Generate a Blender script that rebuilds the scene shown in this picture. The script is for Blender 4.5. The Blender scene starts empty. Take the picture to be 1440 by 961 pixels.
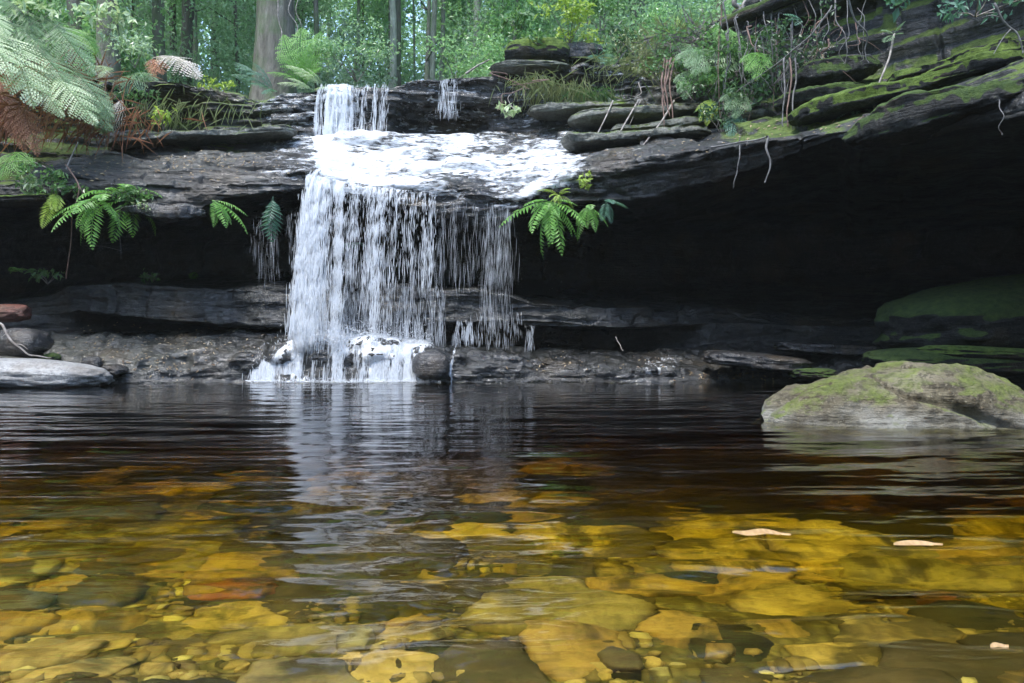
import bpy, math, random
import numpy as np
from mathutils import Vector, Matrix, Euler
from mathutils.bvhtree import BVHTree

R = math.radians
S = bpy.context.scene
COL = S.collection
rnd = random.Random(7)
rng = np.random.default_rng(11)

# ------------------------------------------------------------ camera
FPX, CX, CY, CZ = 1040.0, 720.0, 480.5, 0.5
cam_d = bpy.data.cameras.new('camera')
cam_d.sensor_width = 36.0
cam_d.lens = 36.0 * FPX / 1440.0
cam_d.clip_start = 0.05
cam_d.clip_end = 400
cam = bpy.data.objects.new('camera', cam_d)
COL.objects.link(cam)
cam.location = (0, 0, CZ)
cam.rotation_euler = (R(90), 0, 0)
S.camera = cam

# ------------------------------------------------------------ world, sun, exposure
SUN_EL, SUN_AZ = 64.0, 216.0       # azimuth the light comes from, clockwise from +Y
W = bpy.data.worlds.new('World')
S.world = W
W.use_nodes = True
nt = W.node_tree
nt.nodes.clear()
wo = nt.nodes.new('ShaderNodeOutputWorld')
bg = nt.nodes.new('ShaderNodeBackground')
sky = nt.nodes.new('ShaderNodeTexSky')
sky.sky_type = 'NISHITA'
sky.sun_disc = False
sky.sun_elevation = R(SUN_EL)
sky.sun_rotation = R(SUN_AZ)
bg.inputs['Strength'].default_value = 0.15
nt.links.new(sky.outputs[0], bg.inputs['Color'])
nt.links.new(bg.outputs[0], wo.inputs['Surface'])
sd = bpy.data.lights.new('sun', 'SUN')
sd.energy = 1.1
sd.angle = R(14)
sd.color = (1.0, 0.98, 0.93)
so = bpy.data.objects.new('sun', sd)
COL.objects.link(so)
so.location = (0, 0, 20)
_d = Vector((math.sin(R(SUN_AZ)) * math.cos(R(SUN_EL)), math.cos(R(SUN_AZ)) * math.cos(R(SUN_EL)), math.sin(R(SUN_EL))))
so.rotation_euler = (-_d).to_track_quat('-Z', 'Y').to_euler()
S.view_settings.view_transform = 'Standard'
S.view_settings.look = 'None'
S.view_settings.exposure = 2.2
S.view_settings.gamma = 1
S.view_settings.use_curve_mapping = False
S.render.engine = 'CYCLES'
cy = S.cycles
cy.use_denoising = True
cy.max_bounces = 12
cy.diffuse_bounces = 4
cy.glossy_bounces = 4
cy.transmission_bounces = 8
cy.transparent_max_bounces = 24
cy.caustics_refractive = True
cy.caustics_reflective = False
cy.sample_clamp_indirect = 6
cy.blur_glossy = 0.5

# ------------------------------------------------------------ helpers
def P(px, py, Y):
    return Vector(((px - CX) / FPX * Y, Y, CZ + (CY - py) / FPX * Y))

def tag(o, label=None, cat=None, group=None, kind=None):
    if label: o['label'] = label
    if cat: o['category'] = cat
    if group: o['group'] = group
    if kind: o['kind'] = kind
    return o

def empty(name, loc=(0, 0, 0), rot=(0, 0, 0), scale=1.0):
    o = bpy.data.objects.new(name, None)
    COL.objects.link(o)
    o.location = loc
    o.rotation_euler = rot
    o.scale = (scale,) * 3 if not hasattr(scale, '__len__') else scale
    o.empty_display_size = 0.1
    return o

def mesh(name, v, quads=None, tris=None, mat=None, smooth=False, attrs=None, mi=None):
    v = np.asarray(v, dtype=np.float32)
    q = np.zeros((0, 4), np.int32) if quads is None else np.asarray(quads, np.int32).reshape(-1, 4)
    t = np.zeros((0, 3), np.int32) if tris is None else np.asarray(tris, np.int32).reshape(-1, 3)
    me = bpy.data.meshes.new(name)
    me.vertices.add(len(v))
    me.vertices.foreach_set('co', v.ravel())
    nl = q.size + t.size
    me.loops.add(nl)
    me.loops.foreach_set('vertex_index', np.concatenate([q.ravel(), t.ravel()]))
    me.polygons.add(len(q) + len(t))
    ls = np.concatenate([np.arange(len(q)) * 4, q.size + np.arange(len(t)) * 3]).astype(np.int32)
    me.polygons.foreach_set('loop_start', ls)
    me.polygons.foreach_set('use_smooth', np.full(len(ls), smooth))
    if mi is not None:
        me.polygons.foreach_set('material_index', np.asarray(mi, np.int32))
    for k, a in (attrs or {}).items():
        at = me.attributes.new(k, 'FLOAT', 'POINT')
        at.data.foreach_set('value', np.asarray(a, np.float32).ravel())
    me.update(calc_edges=True)
    me.validate()
    for m in (mat if isinstance(mat, (list, tuple)) else [mat]):
        if m: me.materials.append(m)
    return me

def link(name, me, parent=None, loc=None, rot=None, scale=None):
    o = bpy.data.objects.new(name, me)
    COL.objects.link(o)
    if parent: o.parent = parent
    if loc is not None: o.location = loc
    if rot is not None: o.rotation_euler = rot
    if scale is not None: o.scale = scale if hasattr(scale, '__len__') else (scale,) * 3
    return o

def copy_tree(o, parent=None):
    c = o.copy()
    COL.objects.link(c)
    c.parent = parent
    for ch in list(o.children):
        copy_tree(ch, c)
    return c

def grid_faces(nu, nv, off=0):
    i = np.arange(nu - 1)[:, None] * nv + np.arange(nv - 1)[None, :]
    i = i.ravel() + off
    return np.stack([i, i + nv, i + nv + 1, i + 1], 1)

# hashed value noise
def _h(ix, iy, iz, seed):
    n = (ix.astype(np.int64) * 374761393 + iy.astype(np.int64) * 668265263 + iz.astype(np.int64) * 2147483647 + seed * 1274126177) & 0xFFFFFFFF
    n = ((n ^ (n >> 13)) * 1274126177) & 0xFFFFFFFF
    n = ((n ^ (n >> 16)) * 2246822519) & 0xFFFFFFFF
    n = n ^ (n >> 15)
    return (n & 0xFFFF) / 32767.5 - 1.0

def vn(x, y, z=0.0, seed=0):
    x, y, z = np.broadcast_arrays(np.asarray(x, float), np.asarray(y, float), np.asarray(z, float))
    fx, fy, fz = np.floor(x), np.floor(y), np.floor(z)
    tx, ty, tz = x - fx, y - fy, z - fz
    tx, ty, tz = [t * t * (3 - 2 * t) for t in (tx, ty, tz)]
    r = 0
    for a in (0, 1):
        for b in (0, 1):
            for c in (0, 1):
                w = (tx if a else 1 - tx) * (ty if b else 1 - ty) * (tz if c else 1 - tz)
                r = r + w * _h(fx + a, fy + b, fz + c, seed)
    return r

def fbm(x, y, z=0.0, o=4, seed=0, g=0.5):
    r, a, f, s = 0, 1.0, 1.0, 0
    for k in range(o):
        r = r + a * vn(np.asarray(x) * f, np.asarray(y) * f, np.asarray(z) * f, seed + k * 17)
        s += a
        a *= g
        f *= 2.03
    return r / s

def sstep(a, b, x):
    t = np.clip((x - a) / (b - a), 0, 1)
    return t * t * (3 - 2 * t)

# ------------------------------------------------------------ material helper
class NT:
    def __init__(s, name):
        s.m = bpy.data.materials.new(name)
        s.m.use_nodes = True
        s.t = s.m.node_tree
        s.t.nodes.clear()
        s.out = s.n('ShaderNodeOutputMaterial')
    def n(s, typ, **kw):
        nd = s.t.nodes.new(typ)
        for k, v in kw.items():
            if k.startswith('i_'):
                key = k[2:]
                key = int(key) if key.isdigit() else key.replace('_', ' ')
                s.set(nd.inputs[key], v)
            else:
                setattr(nd, k, v)
        return nd
    def set(s, sock, v):
        if isinstance(v, bpy.types.NodeSocket): s.t.links.new(v, sock)
        elif isinstance(v, bpy.types.Node): s.t.links.new(v.outputs[0], sock)
        else:
            if sock.type == 'RGBA' and hasattr(v, '__len__') and len(v) == 3: v = (*v, 1)
            sock.default_value = v
    def pos(s, sx=1, sy=1, sz=1, obj=True):
        tc = s.n('ShaderNodeTexCoord')
        mp = s.n('ShaderNodeMapping')
        s.set(mp.inputs['Vector'], tc.outputs['Object'] if obj else tc.outputs['Generated'])
        mp.inputs['Scale'].default_value = (sx, sy, sz)
        return mp.outputs[0]
    def noise(s, vec, scale=5, detail=4, rough=0.55, dist=0.0):
        return s.n('ShaderNodeTexNoise', i_Vector=vec, i_Scale=scale, i_Detail=detail, i_Roughness=rough, i_Distortion=dist).outputs['Fac']
    def ramp(s, fac, *stops, interp='LINEAR'):
        r = s.n('ShaderNodeValToRGB', i_Fac=fac)
        cr = r.color_ramp
        cr.interpolation = interp
        while len(cr.elements) < len(stops): cr.elements.new(0.5)
        for e, (p, c) in zip(cr.elements, stops):
            e.position = p
            if not hasattr(c, '__len__'): c = (c, c, c)
            e.color = (*c, 1)
        return r.outputs[0]
    def mix(s, f, a, b, mode='MIX'):
        m = s.n('ShaderNodeMix', data_type='RGBA', blend_type=mode)
        s.set(m.inputs[0], f); s.set(m.inputs[6], a); s.set(m.inputs[7], b)
        return m.outputs[2]
    def math(s, op, a, b=0.0, clamp=False):
        m = s.n('ShaderNodeMath', operation=op, use_clamp=clamp)
        s.set(m.inputs[0], a); s.set(m.inputs[1], b)
        return m.outputs[0]
    def attr(s, name):
        return s.n('ShaderNodeAttribute', attribute_name=name).outputs['Fac']
    def bump(s, h, strength=0.5, dist=0.02, nrm=None):
        b = s.n('ShaderNodeBump', i_Strength=strength, i_Distance=dist, i_Height=h)
        if nrm is not None: s.set(b.inputs['Normal'], nrm)
        return b.outputs[0]
    def bsdf(s, **kw):
        b = s.n('ShaderNodeBsdfPrincipled')
        for k, v in kw.items(): s.set(b.inputs[k.replace('_', ' ')], v)
        return b
    def finish(s, sh):
        s.set(s.out.inputs['Surface'], sh)
        return s.m

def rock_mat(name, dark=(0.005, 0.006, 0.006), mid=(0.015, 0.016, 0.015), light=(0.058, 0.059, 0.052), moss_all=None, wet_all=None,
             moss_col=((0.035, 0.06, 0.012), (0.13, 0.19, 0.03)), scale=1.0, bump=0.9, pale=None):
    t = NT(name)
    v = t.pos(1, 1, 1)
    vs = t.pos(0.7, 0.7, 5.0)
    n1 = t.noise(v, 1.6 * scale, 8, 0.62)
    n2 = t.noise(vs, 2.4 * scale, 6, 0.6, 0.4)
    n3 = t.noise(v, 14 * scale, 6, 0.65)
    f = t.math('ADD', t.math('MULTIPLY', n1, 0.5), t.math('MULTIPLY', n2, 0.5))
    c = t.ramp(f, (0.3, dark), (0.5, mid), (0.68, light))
    c = t.mix(t.ramp(n3, (0.48, 0.0), (0.58, 0.8)), c, dark)
    c = t.mix(t.ramp(t.noise(v, 31 * scale, 3, .6), (0.58, 0.0), (0.66, 0.55)), c, light)
    ochre = t.ramp(t.noise(v, 0.9 * scale, 3), (0.54, 0.0), (0.68, 0.4))
    c = t.mix(ochre, c, (0.11, 0.075, 0.035))
    moss = t.attr('moss') if moss_all is None else moss_all
    wet = t.attr('wet') if wet_all is None else wet_all
    pl = t.attr('pale') if pale is None else pale
    c = t.mix(t.math('MULTIPLY', pl, t.ramp(n1, (0.35, 0.1), (0.55, 1.0))), c, (0.24, 0.235, 0.20) if name == 'mossy_boulder_rock' else (0.17, 0.175, 0.15))
    geo = t.n('ShaderNodeNewGeometry')
    sx = t.n('ShaderNodeSeparateXYZ', i_0=geo.outputs['Normal'])
    up = t.ramp(t.math('ADD', t.math('MULTIPLY', sx.outputs[2], 0.5), 0.5), (0.42, 0.12), (0.8, 1.0))
    mn = t.noise(v, 3.2 * scale, 6, 0.65)
    mm = t.math('MULTIPLY', t.math('MULTIPLY', moss, up), 1.5)
    mk = t.ramp(t.math('ADD', mm, t.math('SUBTRACT', mn, 0.85)), (0.35, 0.0), (0.55, 1.0))
    mc = t.mix(t.ramp(t.noise(v, 9 * scale, 5, 0.7), (0.3, 0.0), (0.7, 1.0)), moss_col[0], moss_col[1])
    c = t.mix(mk, c, mc)
    hb = t.math('ADD', t.math('MULTIPLY', t.noise(v, 7 * scale, 8, 0.66), 0.6), t.math('MULTIPLY', t.noise(vs, 6 * scale, 6, 0.6), 0.55))
    hb = t.math('ADD', hb, t.math('MULTIPLY', t.math('MULTIPLY', mk, t.noise(v, 60 * scale, 4, 0.7)), 0.35))
    nb = t.bump(hb, bump, 0.085 / scale)
    nb = t.bump(t.noise(v, 26 * scale, 5, 0.7), 0.8, 0.014, nb)
    wr = t.math('MULTIPLY', wet, t.ramp(n1, (0.3, 0.75), (0.6, 1.0)))
    rough = t.math('SUBTRACT', 0.82, t.math('MULTIPLY', wr, 0.66))
    rough = t.math('ADD', rough, t.math('MULTIPLY', mk, 0.35), True)
    spec = t.math('ADD', 0.25, t.math('MULTIPLY', wet, 0.5))
    b = t.bsdf(Base_Color=c, Roughness=rough, Normal=nb)
    t.set(b.inputs['Specular IOR Level'], spec)
    # a film of water on the wet parts
    nc = t.bump(t.noise(v, 11 * scale, 4, 0.6), 0.8, 0.05)
    t.set(b.inputs['Coat Weight'], t.math('MULTIPLY', t.math('MULTIPLY', wet, t.math('SUBTRACT', 1.0, mk)), t.ramp(t.noise(vs, 3.5 * scale, 5, .6), (.47, 0.0), (.6, 0.9))))
    t.set(b.inputs['Coat Roughness'], 0.12)
    t.set(b.inputs['Coat IOR'], 1.45)
    t.set(b.inputs['Coat Normal'], nc)
    return t.finish(b.outputs[0])

M = {}
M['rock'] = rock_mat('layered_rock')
M['boulder'] = rock_mat('mossy_boulder_rock', (0.045, 0.038, 0.024), (0.14, 0.12, 0.075), (0.27, 0.24, 0.165), moss_all=0.52, wet_all=0.1, scale=1.6,
                        moss_col=((0.07, 0.085, 0.025), (0.19, 0.23, 0.055)))
M['green_rock'] = rock_mat('green_mossy_rock', moss_all=1.4, wet_all=0.2, pale=0.0, moss_col=((0.025, 0.05, 0.015), (0.085, 0.13, 0.032)), scale=1.4)
M['bright_moss'] = rock_mat('bright_mossy_rock', moss_all=2.6, wet_all=0.2, pale=0.0, moss_col=((0.045, 0.08, 0.015), (0.15, 0.22, 0.045)), scale=1.6)
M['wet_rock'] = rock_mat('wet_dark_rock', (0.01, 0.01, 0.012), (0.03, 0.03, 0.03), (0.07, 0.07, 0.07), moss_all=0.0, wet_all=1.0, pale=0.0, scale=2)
M['pale_rock'] = rock_mat('pale_slab_rock', (0.2, 0.2, 0.2), (0.34, 0.34, 0.33), (0.5, 0.5, 0.48), moss_all=0.0, wet_all=0.5, pale=0.0, scale=2, bump=0.5)
M['red_rock'] = rock_mat('reddish_rock', (0.06, 0.02, 0.015), (0.15, 0.05, 0.035), (0.25, 0.1, 0.07), moss_all=0.0, wet_all=0.6, pale=0.0, scale=3)
M['grey_rock'] = rock_mat('grey_rock', (0.05, 0.052, 0.055), (0.13, 0.135, 0.14), (0.26, 0.27, 0.28), moss_all=0.1, wet_all=0.6, pale=0.0, scale=3)
M['ledge_rock'] = rock_mat('ledge_rock', (0.05, 0.055, 0.045), (0.15, 0.155, 0.13), (0.3, 0.31, 0.27), moss_all=0.55, wet_all=0.3, pale=0.3, scale=1.6)

# ------------------------------------------------------------ the cliff: a swept profile of ledges, caves and lips
def cv(pts, z=False):
    a = np.array(pts, float)
    def f(u):
        Y = np.interp(u, a[:, 0], a[:, 2])
        if z: return Y, np.interp(u, a[:, 0], a[:, 1])
        py = np.interp(u, a[:, 0], a[:, 1])
        return Y, CZ + (CY - py) / FPX * Y
    return f
cols = np.concatenate([np.linspace(-760, -60, 60)[:-1], np.arange(-60, 1500, 2.2), np.linspace(1500, 2150, 70)])
def smooth_cols(y):     # soften the kinks of the traced curves
    k = np.ones(9) / 9
    yy = np.concatenate([np.full(4, y[0]), y, np.full(4, y[-1])])
    return np.convolve(yy, k, 'valid')

c1Y = cv([(-760, -.06, 7.8), (0, -.06, 8.7), (150, -.06, 8.8), (300, -.06, 9.1), (900, -.06, 9.1), (1060, -.06, 9.15), (1200, -.06, 9.0), (1440, -.06, 8.2), (2150, -.06, 4.6)], True)
c2 = cv([(-760, 480, 8.1), (0, 500, 8.9), (90, 505, 8.95), (170, 508, 9.0), (300, 494, 9.2), (360, 500, 9.22), (400, 488, 9.25), (440, 480, 9.3), (490, 479, 9.3), (560, 484, 9.28), (580, 492, 9.22), (640, 500, 9.2), (760, 506, 9.2),
         (900, 519, 9.22), (1060, 524, 9.3), (1150, 518, 9.3), (1280, 508, 9.1), (1440, 503, 8.4), (2150, 480, 4.8)])
c3 = cv([(-760, 470, 8.6), (0, 470, 9.6), (100, 468, 9.7), (200, 470, 9.75), (430, 466, 9.75), (520, 470, 9.8), (600, 480, 10.0), (640, 489, 10.1), (760, 494, 10.3), (900, 499, 10.3),
         (960, 494, 10.3), (1050, 482, 10.4), (1190, 484, 10.3), (1440, 480, 9.4), (2150, 470, 5.6)])
g = [(-760, .15), (100, .2), (180, .8), (430, .9), (560, .6), (640, .8), (860, .9), (950, .5), (1000, .12), (2150, .12)]
def c4(u):
    Y, z = c3(u); return Y + np.interp(u, *zip(*g)), z + 0.02
c6 = cv([(-760, 440, 8.8), (-100, 452, 9.7), (0, 448, 9.9), (85, 442, 9.85), (110, 438, 9.7), (180, 448, 9.55), (300, 457, 9.55), (430, 462, 9.6), (560, 454, 9.8), (640, 454, 9.9), (750, 459, 9.95),
         (860, 463, 10.0), (930, 460, 10.2), (1000, 455, 10.5), (1190, 462, 10.6), (1440, 460, 9.8), (2150, 440, 5.9)])
def c5(u):
    Y, z = c4(u); Y6, z6 = c6(u); return Y, np.maximum(z6 + 0.02, z + 0.03)
c7 = cv([(-760, 410, 9.0), (-100, 420, 9.9), (0, 425, 10.1), (75, 415, 10.0), (95, 399, 9.85), (200, 398, 9.65), (300, 402, 9.65), (430, 401, 9.7), (560, 400, 9.85), (640, 405, 9.95), (700, 412, 10), (750, 424, 10.05),
         (860, 430, 10.1), (1000, 436, 10.8), (1190, 445, 11.0), (1440, 440, 10.2), (2150, 400, 6.2)])
c8 = cv([(-760, .9, 10.2), (0, 1.05, 11.0), (200, 1.35, 10.9), (430, 1.35, 10.9), (700, 1.25, 11.1), (860, 1.15, 11.8), (1000, 1.25, 12.4), (1190, 1.3, 12.6), (1440, 1.3, 12.0), (2150, 1.6, 8)], True)
c9 = cv([(-760, 1.1, 10.8), (0, 1.2, 11.6), (200, 1.5, 11.5), (430, 1.5, 11.3), (700, 1.4, 11.6), (860, 1.4, 12.6), (1000, 1.6, 13.2), (1190, 1.7, 13.6), (1440, 1.8, 13.0), (2150, 2.2, 9)], True)
c11 = cv([(-760, 300, 8.5), (-100, 290, 8.9), (0, 284, 9.0), (60, 274, 9.0), (120, 272, 9.1), (190, 282, 9.1), (230, 296, 9.2), (270, 300, 9.2), (310, 282, 9.3), (360, 274, 9.35), (430, 266, 9.4), (520, 282, 9.5), (590, 292, 9.6), (650, 322, 9.7),
          (700, 318, 9.7), (730, 296, 9.6), (800, 288, 9.45), (900, 282, 9.2), (1000, 262, 8.9), (1080, 232, 8.4), (1150, 205, 7.9), (1185, 194, 7.6), (1200, 214, 7.5), (1300, 200, 7.05), (1370, 178, 6.7), (1440, 166, 6.3), (1700, 80, 5.3), (2150, 0, 4.2)])
def c10(u):
    Y, z = c9(u); Y2, z2 = c11(u); return Y, z2 + 0.12
c12 = cv([(-760, 270, 8.5), (-100, 258, 8.9), (0, 258, 9.0), (90, 244, 9.05), (200, 258, 9.2), (300, 262, 9.3), (430, 240, 9.4), (520, 258, 9.5), (600, 262, 9.55), (650, 262, 9.6), (700, 279, 9.6), (745, 276, 9.55), (770, 262, 9.5),
          (800, 243, 9.4), (850, 230, 9.2), (900, 221, 9.0), (1000, 207, 8.6), (1100, 197, 8.1), (1185, 184, 7.6), (1300, 152, 7.1), (1440, 108, 6.35), (1700, 20, 5.3), (2150, -100, 4.2)])
c13 = cv([(-760, 225, 9.2), (0, 222, 9.6), (200, 224, 10.0), (300, 222, 10.1), (430, 214, 10.2), (520, 224, 10.3), (700, 226, 10.4), (800, 217, 10.3), (850, 208, 10.2), (950, 194, 9.9), (1100, 176, 9.1), (1190, 160, 8.5), (1300, 132, 8.0), (1440, 93, 7.1), (1700, 0, 5.8), (2150, -130, 4.6)])
c14 = cv([(-760, 190, 9.6), (0, 190, 10.2), (170, 186, 10.5), (300, 186, 10.9), (430, 194, 11.1), (520, 193, 11.15), (610, 195, 11.2), (700, 190, 11.3), (760, 180, 11.3), (850, 163, 11.2), (950, 155, 11.0), (1100, 140, 10.1),
          (1190, 118, 9.4), (1300, 95, 8.8), (1440, 55, 7.9), (1700, -40, 6.4), (2150, -160, 5)])
g2 = [(-760, .1), (140, .1), (175, .9), (260, .9), (300, .3), (380, .1), (556, .15), (575, .6), (680, .6), (760, .3), (900, .2), (1050, .5), (2150, .5)]
def c14b(u):
    Y, z = c14(u); return Y + np.interp(u, *zip(*g2)), z + 0.05
g3 = [(-760, 0.4), (150, .2), (180, .75), (260, .7), (300, .4), (560, .4), (800, .35), (1000, .5), (2150, .9)]
c15 = cv([(-760, -60, 10.6), (-100, 20, 10.8), (0, 60, 11.0), (100, 100, 11.0), (150, 112, 11.0), (250, 116, 11.1), (300, 126, 11.2), (350, 138, 11.3), (375, 141, 11.3), (420, 129, 11.3), (460, 121, 11.3), (540, 119, 11.3), (640, 108, 11.4),
          (700, 104, 11.4), (780, 101, 11.4), (830, 92, 11.4), (870, 84, 11.4), (930, 74, 11.3), (980, 50, 11.1), (1050, 10, 10.6), (1120, -60, 9.9), (1190, -120, 9.2), (1300, -170, 8.5), (1440, -230, 7.6), (1700, -330, 6.2), (2150, -400, 5)])
def c14c(u):
    Y, z = c14b(u); Y2, z2 = c15(u); k = np.interp(u, *zip(*g3)); return Y, z + (z2 - z) * k
def c16(u):
    Y, z = c15(u); return Y + 0.9, z + 0.12
def c17(u):
    Y, z = c15(u); return Y + 3.5, z + 0.2
def c0(u):
    Y, z = c1Y(u); return Y - 0.12, z - 1.6
curves = [c0, c1Y, c2, c3, c4, c5, c6, c7, c8, c9, c10, c11, c12, c13, c14, c14b, c14c, c15, c16, c17]
nseg = [6, 34, 26, 14, 10, 14, 48, 14, 8, 16, 20, 40, 66, 66, 12, 14, 70, 20, 12]
uu = cols
cY = []; cZ = []
for f in curves:
    Y, z = f(uu)
    cY.append(smooth_cols(Y)); cZ.append(smooth_cols(z))
cY = np.array(cY).T; cZ = np.array(cZ).T       # (nu, K)
rows_Y = []; rows_Z = []; rowid = []
for k, n in enumerate(nseg):
    ts = np.arange(n) / n
    for tt in ts:
        rows_Y.append(cY[:, k] * (1 - tt) + cY[:, k + 1] * tt)
        rows_Z.append(cZ[:, k] * (1 - tt) + cZ[:, k + 1] * tt)
        rowid.append(k + tt)
rows_Y.append(cY[:, -1]); rows_Z.append(cZ[:, -1]); rowid.append(len(nseg))
GY = np.array(rows_Y).T; GZ = np.array(rows_Z).T; RID = np.array(rowid)
def blur_rows(a, n):
    for _ in range(n):
        b = a.copy(); b[:, 1:-1] = (a[:, :-2] + 2 * a[:, 1:-1] + a[:, 2:]) / 4; a = b
    return a
GY = blur_rows(GY, 5); GZ = blur_rows(GZ, 5)
nu, nv = GY.shape
U = np.repeat(uu[:, None], nv, 1)
RIDg = np.repeat(RID[None, :], nu, 0)
GX = (U - CX) / FPX * GY
def normals(X, Y, Z):
    A = np.stack([X, Y, Z], -1)
    du = np.gradient(A, axis=0); dv = np.gradient(A, axis=1)
    n = np.cross(du, dv)
    return n / (np.linalg.norm(n, axis=-1, keepdims=True) + 1e-9)
N0 = normals(GX, GY, GZ)
_ir = int(np.argmin(np.abs(RID - 1.5)))
if N0[nu // 2, _ir, 1] > 0: N0 = -N0
# beds: rock layers of uneven thickness, broken by joints, each set forward or back
tilt = np.where(GX > 1.0, (GX - 1.0) * 0.05, 0)
zw = GZ + 0.10 * fbm(GX * .5, GY * .5, 0, 3, 3) + 0.02 * fbm(GX * 3, GY * 3, 0, 2, 5) - tilt
def beds(zw, th, seed, bw):
    q = zw / th + 0.35 * vn(zw * 3.1, 0.5, 0, seed)
    L = np.floor(q); f = q - L
    hor = vn(GX * 0.9 + L * 7.3, L * 3.7, GY * .5, seed + 1)
    joint = _h(np.floor(GX / bw + 0.37 * L + 0.5 * vn(GX * 1.3, L, GY, seed + 2)), L, L * 0, seed + 3)
    edge = 1 - np.abs(2 * f - 1) ** 5
    return (0.65 * hor + 0.35 * joint) * edge, edge
b1, e1 = beds(zw, 0.21, 21, 0.8)
b2, e2 = beds(zw + 0.03, 0.075, 41, 0.45)
amp = np.interp(RIDg, [0, 2, 3, 4, 6, 7, 8, 9, 11, 12, 13, 15, 17, 18, 19], [.03, .06, .04, .02, .04, .09, .04, .02, .07, .13, .20, .18, .16, .05, .05])
# the main water slide is worn smoother
slide = sstep(420, 470, U) * (1 - sstep(760, 860, U)) * sstep(11.5, 12, RIDg) * (1 - sstep(14, 14.5, RIDg))
ampl = amp * (1 - 0.1 * slide)
rough_n = fbm(GX * 2.2, GY * 2.2, GZ * 3.2, 5, 61, .55)
fine = fbm(GX * 9, GY * 9, GZ * 16, 4, 71, .6)
boul = np.abs(fbm(GX * 3.2, GY * 3.2, GZ * 3.2, 3, 81))
disp = ampl * 1.35 * b1 + ampl * 0.6 * b2 + 0.085 * rough_n + 0.026 * fine - 0.02 * (1 - e1)
shelf = sstep(1.2, 1.9, RIDg) * (1 - sstep(3.2, 3.8, RIDg))
cell = fbm(GX * 1.5, GY * 2.2, GZ * 5, 3, 83)
crack = np.exp(-(np.abs(vn(GX * 2.6 + .4 * vn(GX * 7, GY * 7, 0, 1), GY * 3.4, GZ * 4, 85)) / .09) ** 2)
disp = disp + shelf * (0.20 * (0.3 - boul) + .07 * cell - .07 * crack) * (0.55 + .45 * (1 - sstep(330, 380, U) * (1 - sstep(600, 640, U))))
disp = disp - .05 * np.exp(-(np.abs(vn(GX * 1.4, GY * 1.8, GZ * 1.2, 87)) / .05) ** 2) * sstep(5.5, 6, RIDg) * (1 - sstep(17, 17.5, RIDg)) * (1 - slide)
# rounded mounds under the fall
mound = lambda c, w, h: h * np.exp(-((U - c) / w) ** 2) * np.exp(-((RIDg - 1.85) / 0.5) ** 2)
disp = disp + mound(400, 22, .10) + mound(452, 26, .14) + mound(530, 34, .12) + mound(680, 40, .08) - mound(572, 8, .12) - mound(425, 7, .08)
# hanging nub of rock under the left ledge
disp = disp + 0.10 * np.exp(-((U - 245) / 35) ** 2) * np.exp(-((RIDg - 11.3) / 0.5) ** 2)
far = sstep(17.5, 18.5, RIDg)
GX2 = GX + N0[..., 0] * disp; GY2 = GY + N0[..., 1] * disp; GZ2 = GZ + N0[..., 2] * disp * (0.6 + 0.4 * far)
N1 = normals(GX2, GY2, GZ2)
if np.median(N1[:, _ir, 1]) > 0: N1 = -N1
left = 1 - sstep(330, 430, U)
right = sstep(930, 1100, U)
up_band = sstep(11.6, 12.4, RIDg)
low_band = 1 - sstep(9, 10, RIDg)
moss = left * up_band * (0.62 + 0.4 * sstep(13.5, 15, RIDg)) + right * up_band * 0.75 + (1 - left) * (1 - right) * sstep(14, 16, RIDg) * (.02 + .42 * sstep(700, 760, U))
moss = moss + 0.3 * low_band * (1 - sstep(250, 340, U)) + sstep(17, 17.6, RIDg) * 0.4 + 0.25 * low_band * sstep(1000, 1200, U)
moss = moss * (0.55 + 0.9 * sstep(-.4, .5, fbm(GX * 1.1, GY * 1.1, GZ * 1.5, 3, 91)))
wet = 0.5 + 0.6 * np.exp(-((U - 600) / 330.) ** 2) * (1 - 0.5 * (U > 950)) + 0.35 * (RIDg < 4) * (1 - right)
wet = np.clip(wet, 0, 1)
pale = np.exp(-((U - 930) / 130.) ** 2) * sstep(13, 14, RIDg) * (1 - sstep(15.5, 16.5, RIDg)) * .7 + left * sstep(12.2, 12.8, RIDg) * (1 - sstep(15, 16, RIDg)) * 0.25 + 0.3 * shelf * (1 - sstep(200, 360, U))
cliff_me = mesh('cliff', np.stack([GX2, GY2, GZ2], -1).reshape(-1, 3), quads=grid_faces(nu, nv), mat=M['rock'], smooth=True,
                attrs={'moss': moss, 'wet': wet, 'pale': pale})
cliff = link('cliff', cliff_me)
tag(cliff, 'layered dark sandstone cliff with caves beneath its overhanging ledges', kind='structure')
_cv = np.stack([GX2, GY2, GZ2], -1)[::2, ::2]
_nu, _nv = _cv.shape[:2]
BVH = BVHTree.FromPolygons(_cv.reshape(-1, 3).tolist(), grid_faces(_nu, _nv).tolist())
def hit(px, py, back=0.0):
    d = Vector(((px - CX) / FPX, 1.0, (CY - py) / FPX))
    loc, n, i, dist = BVH.ray_cast(Vector((0, 0, CZ)), d.normalized(), 60)
    if loc is None: return P(px, py, 9.5), Vector((0, -1, 0))
    if n.dot(d) > 0: n = -n
    return loc - d.normalized() * back, n
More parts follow.
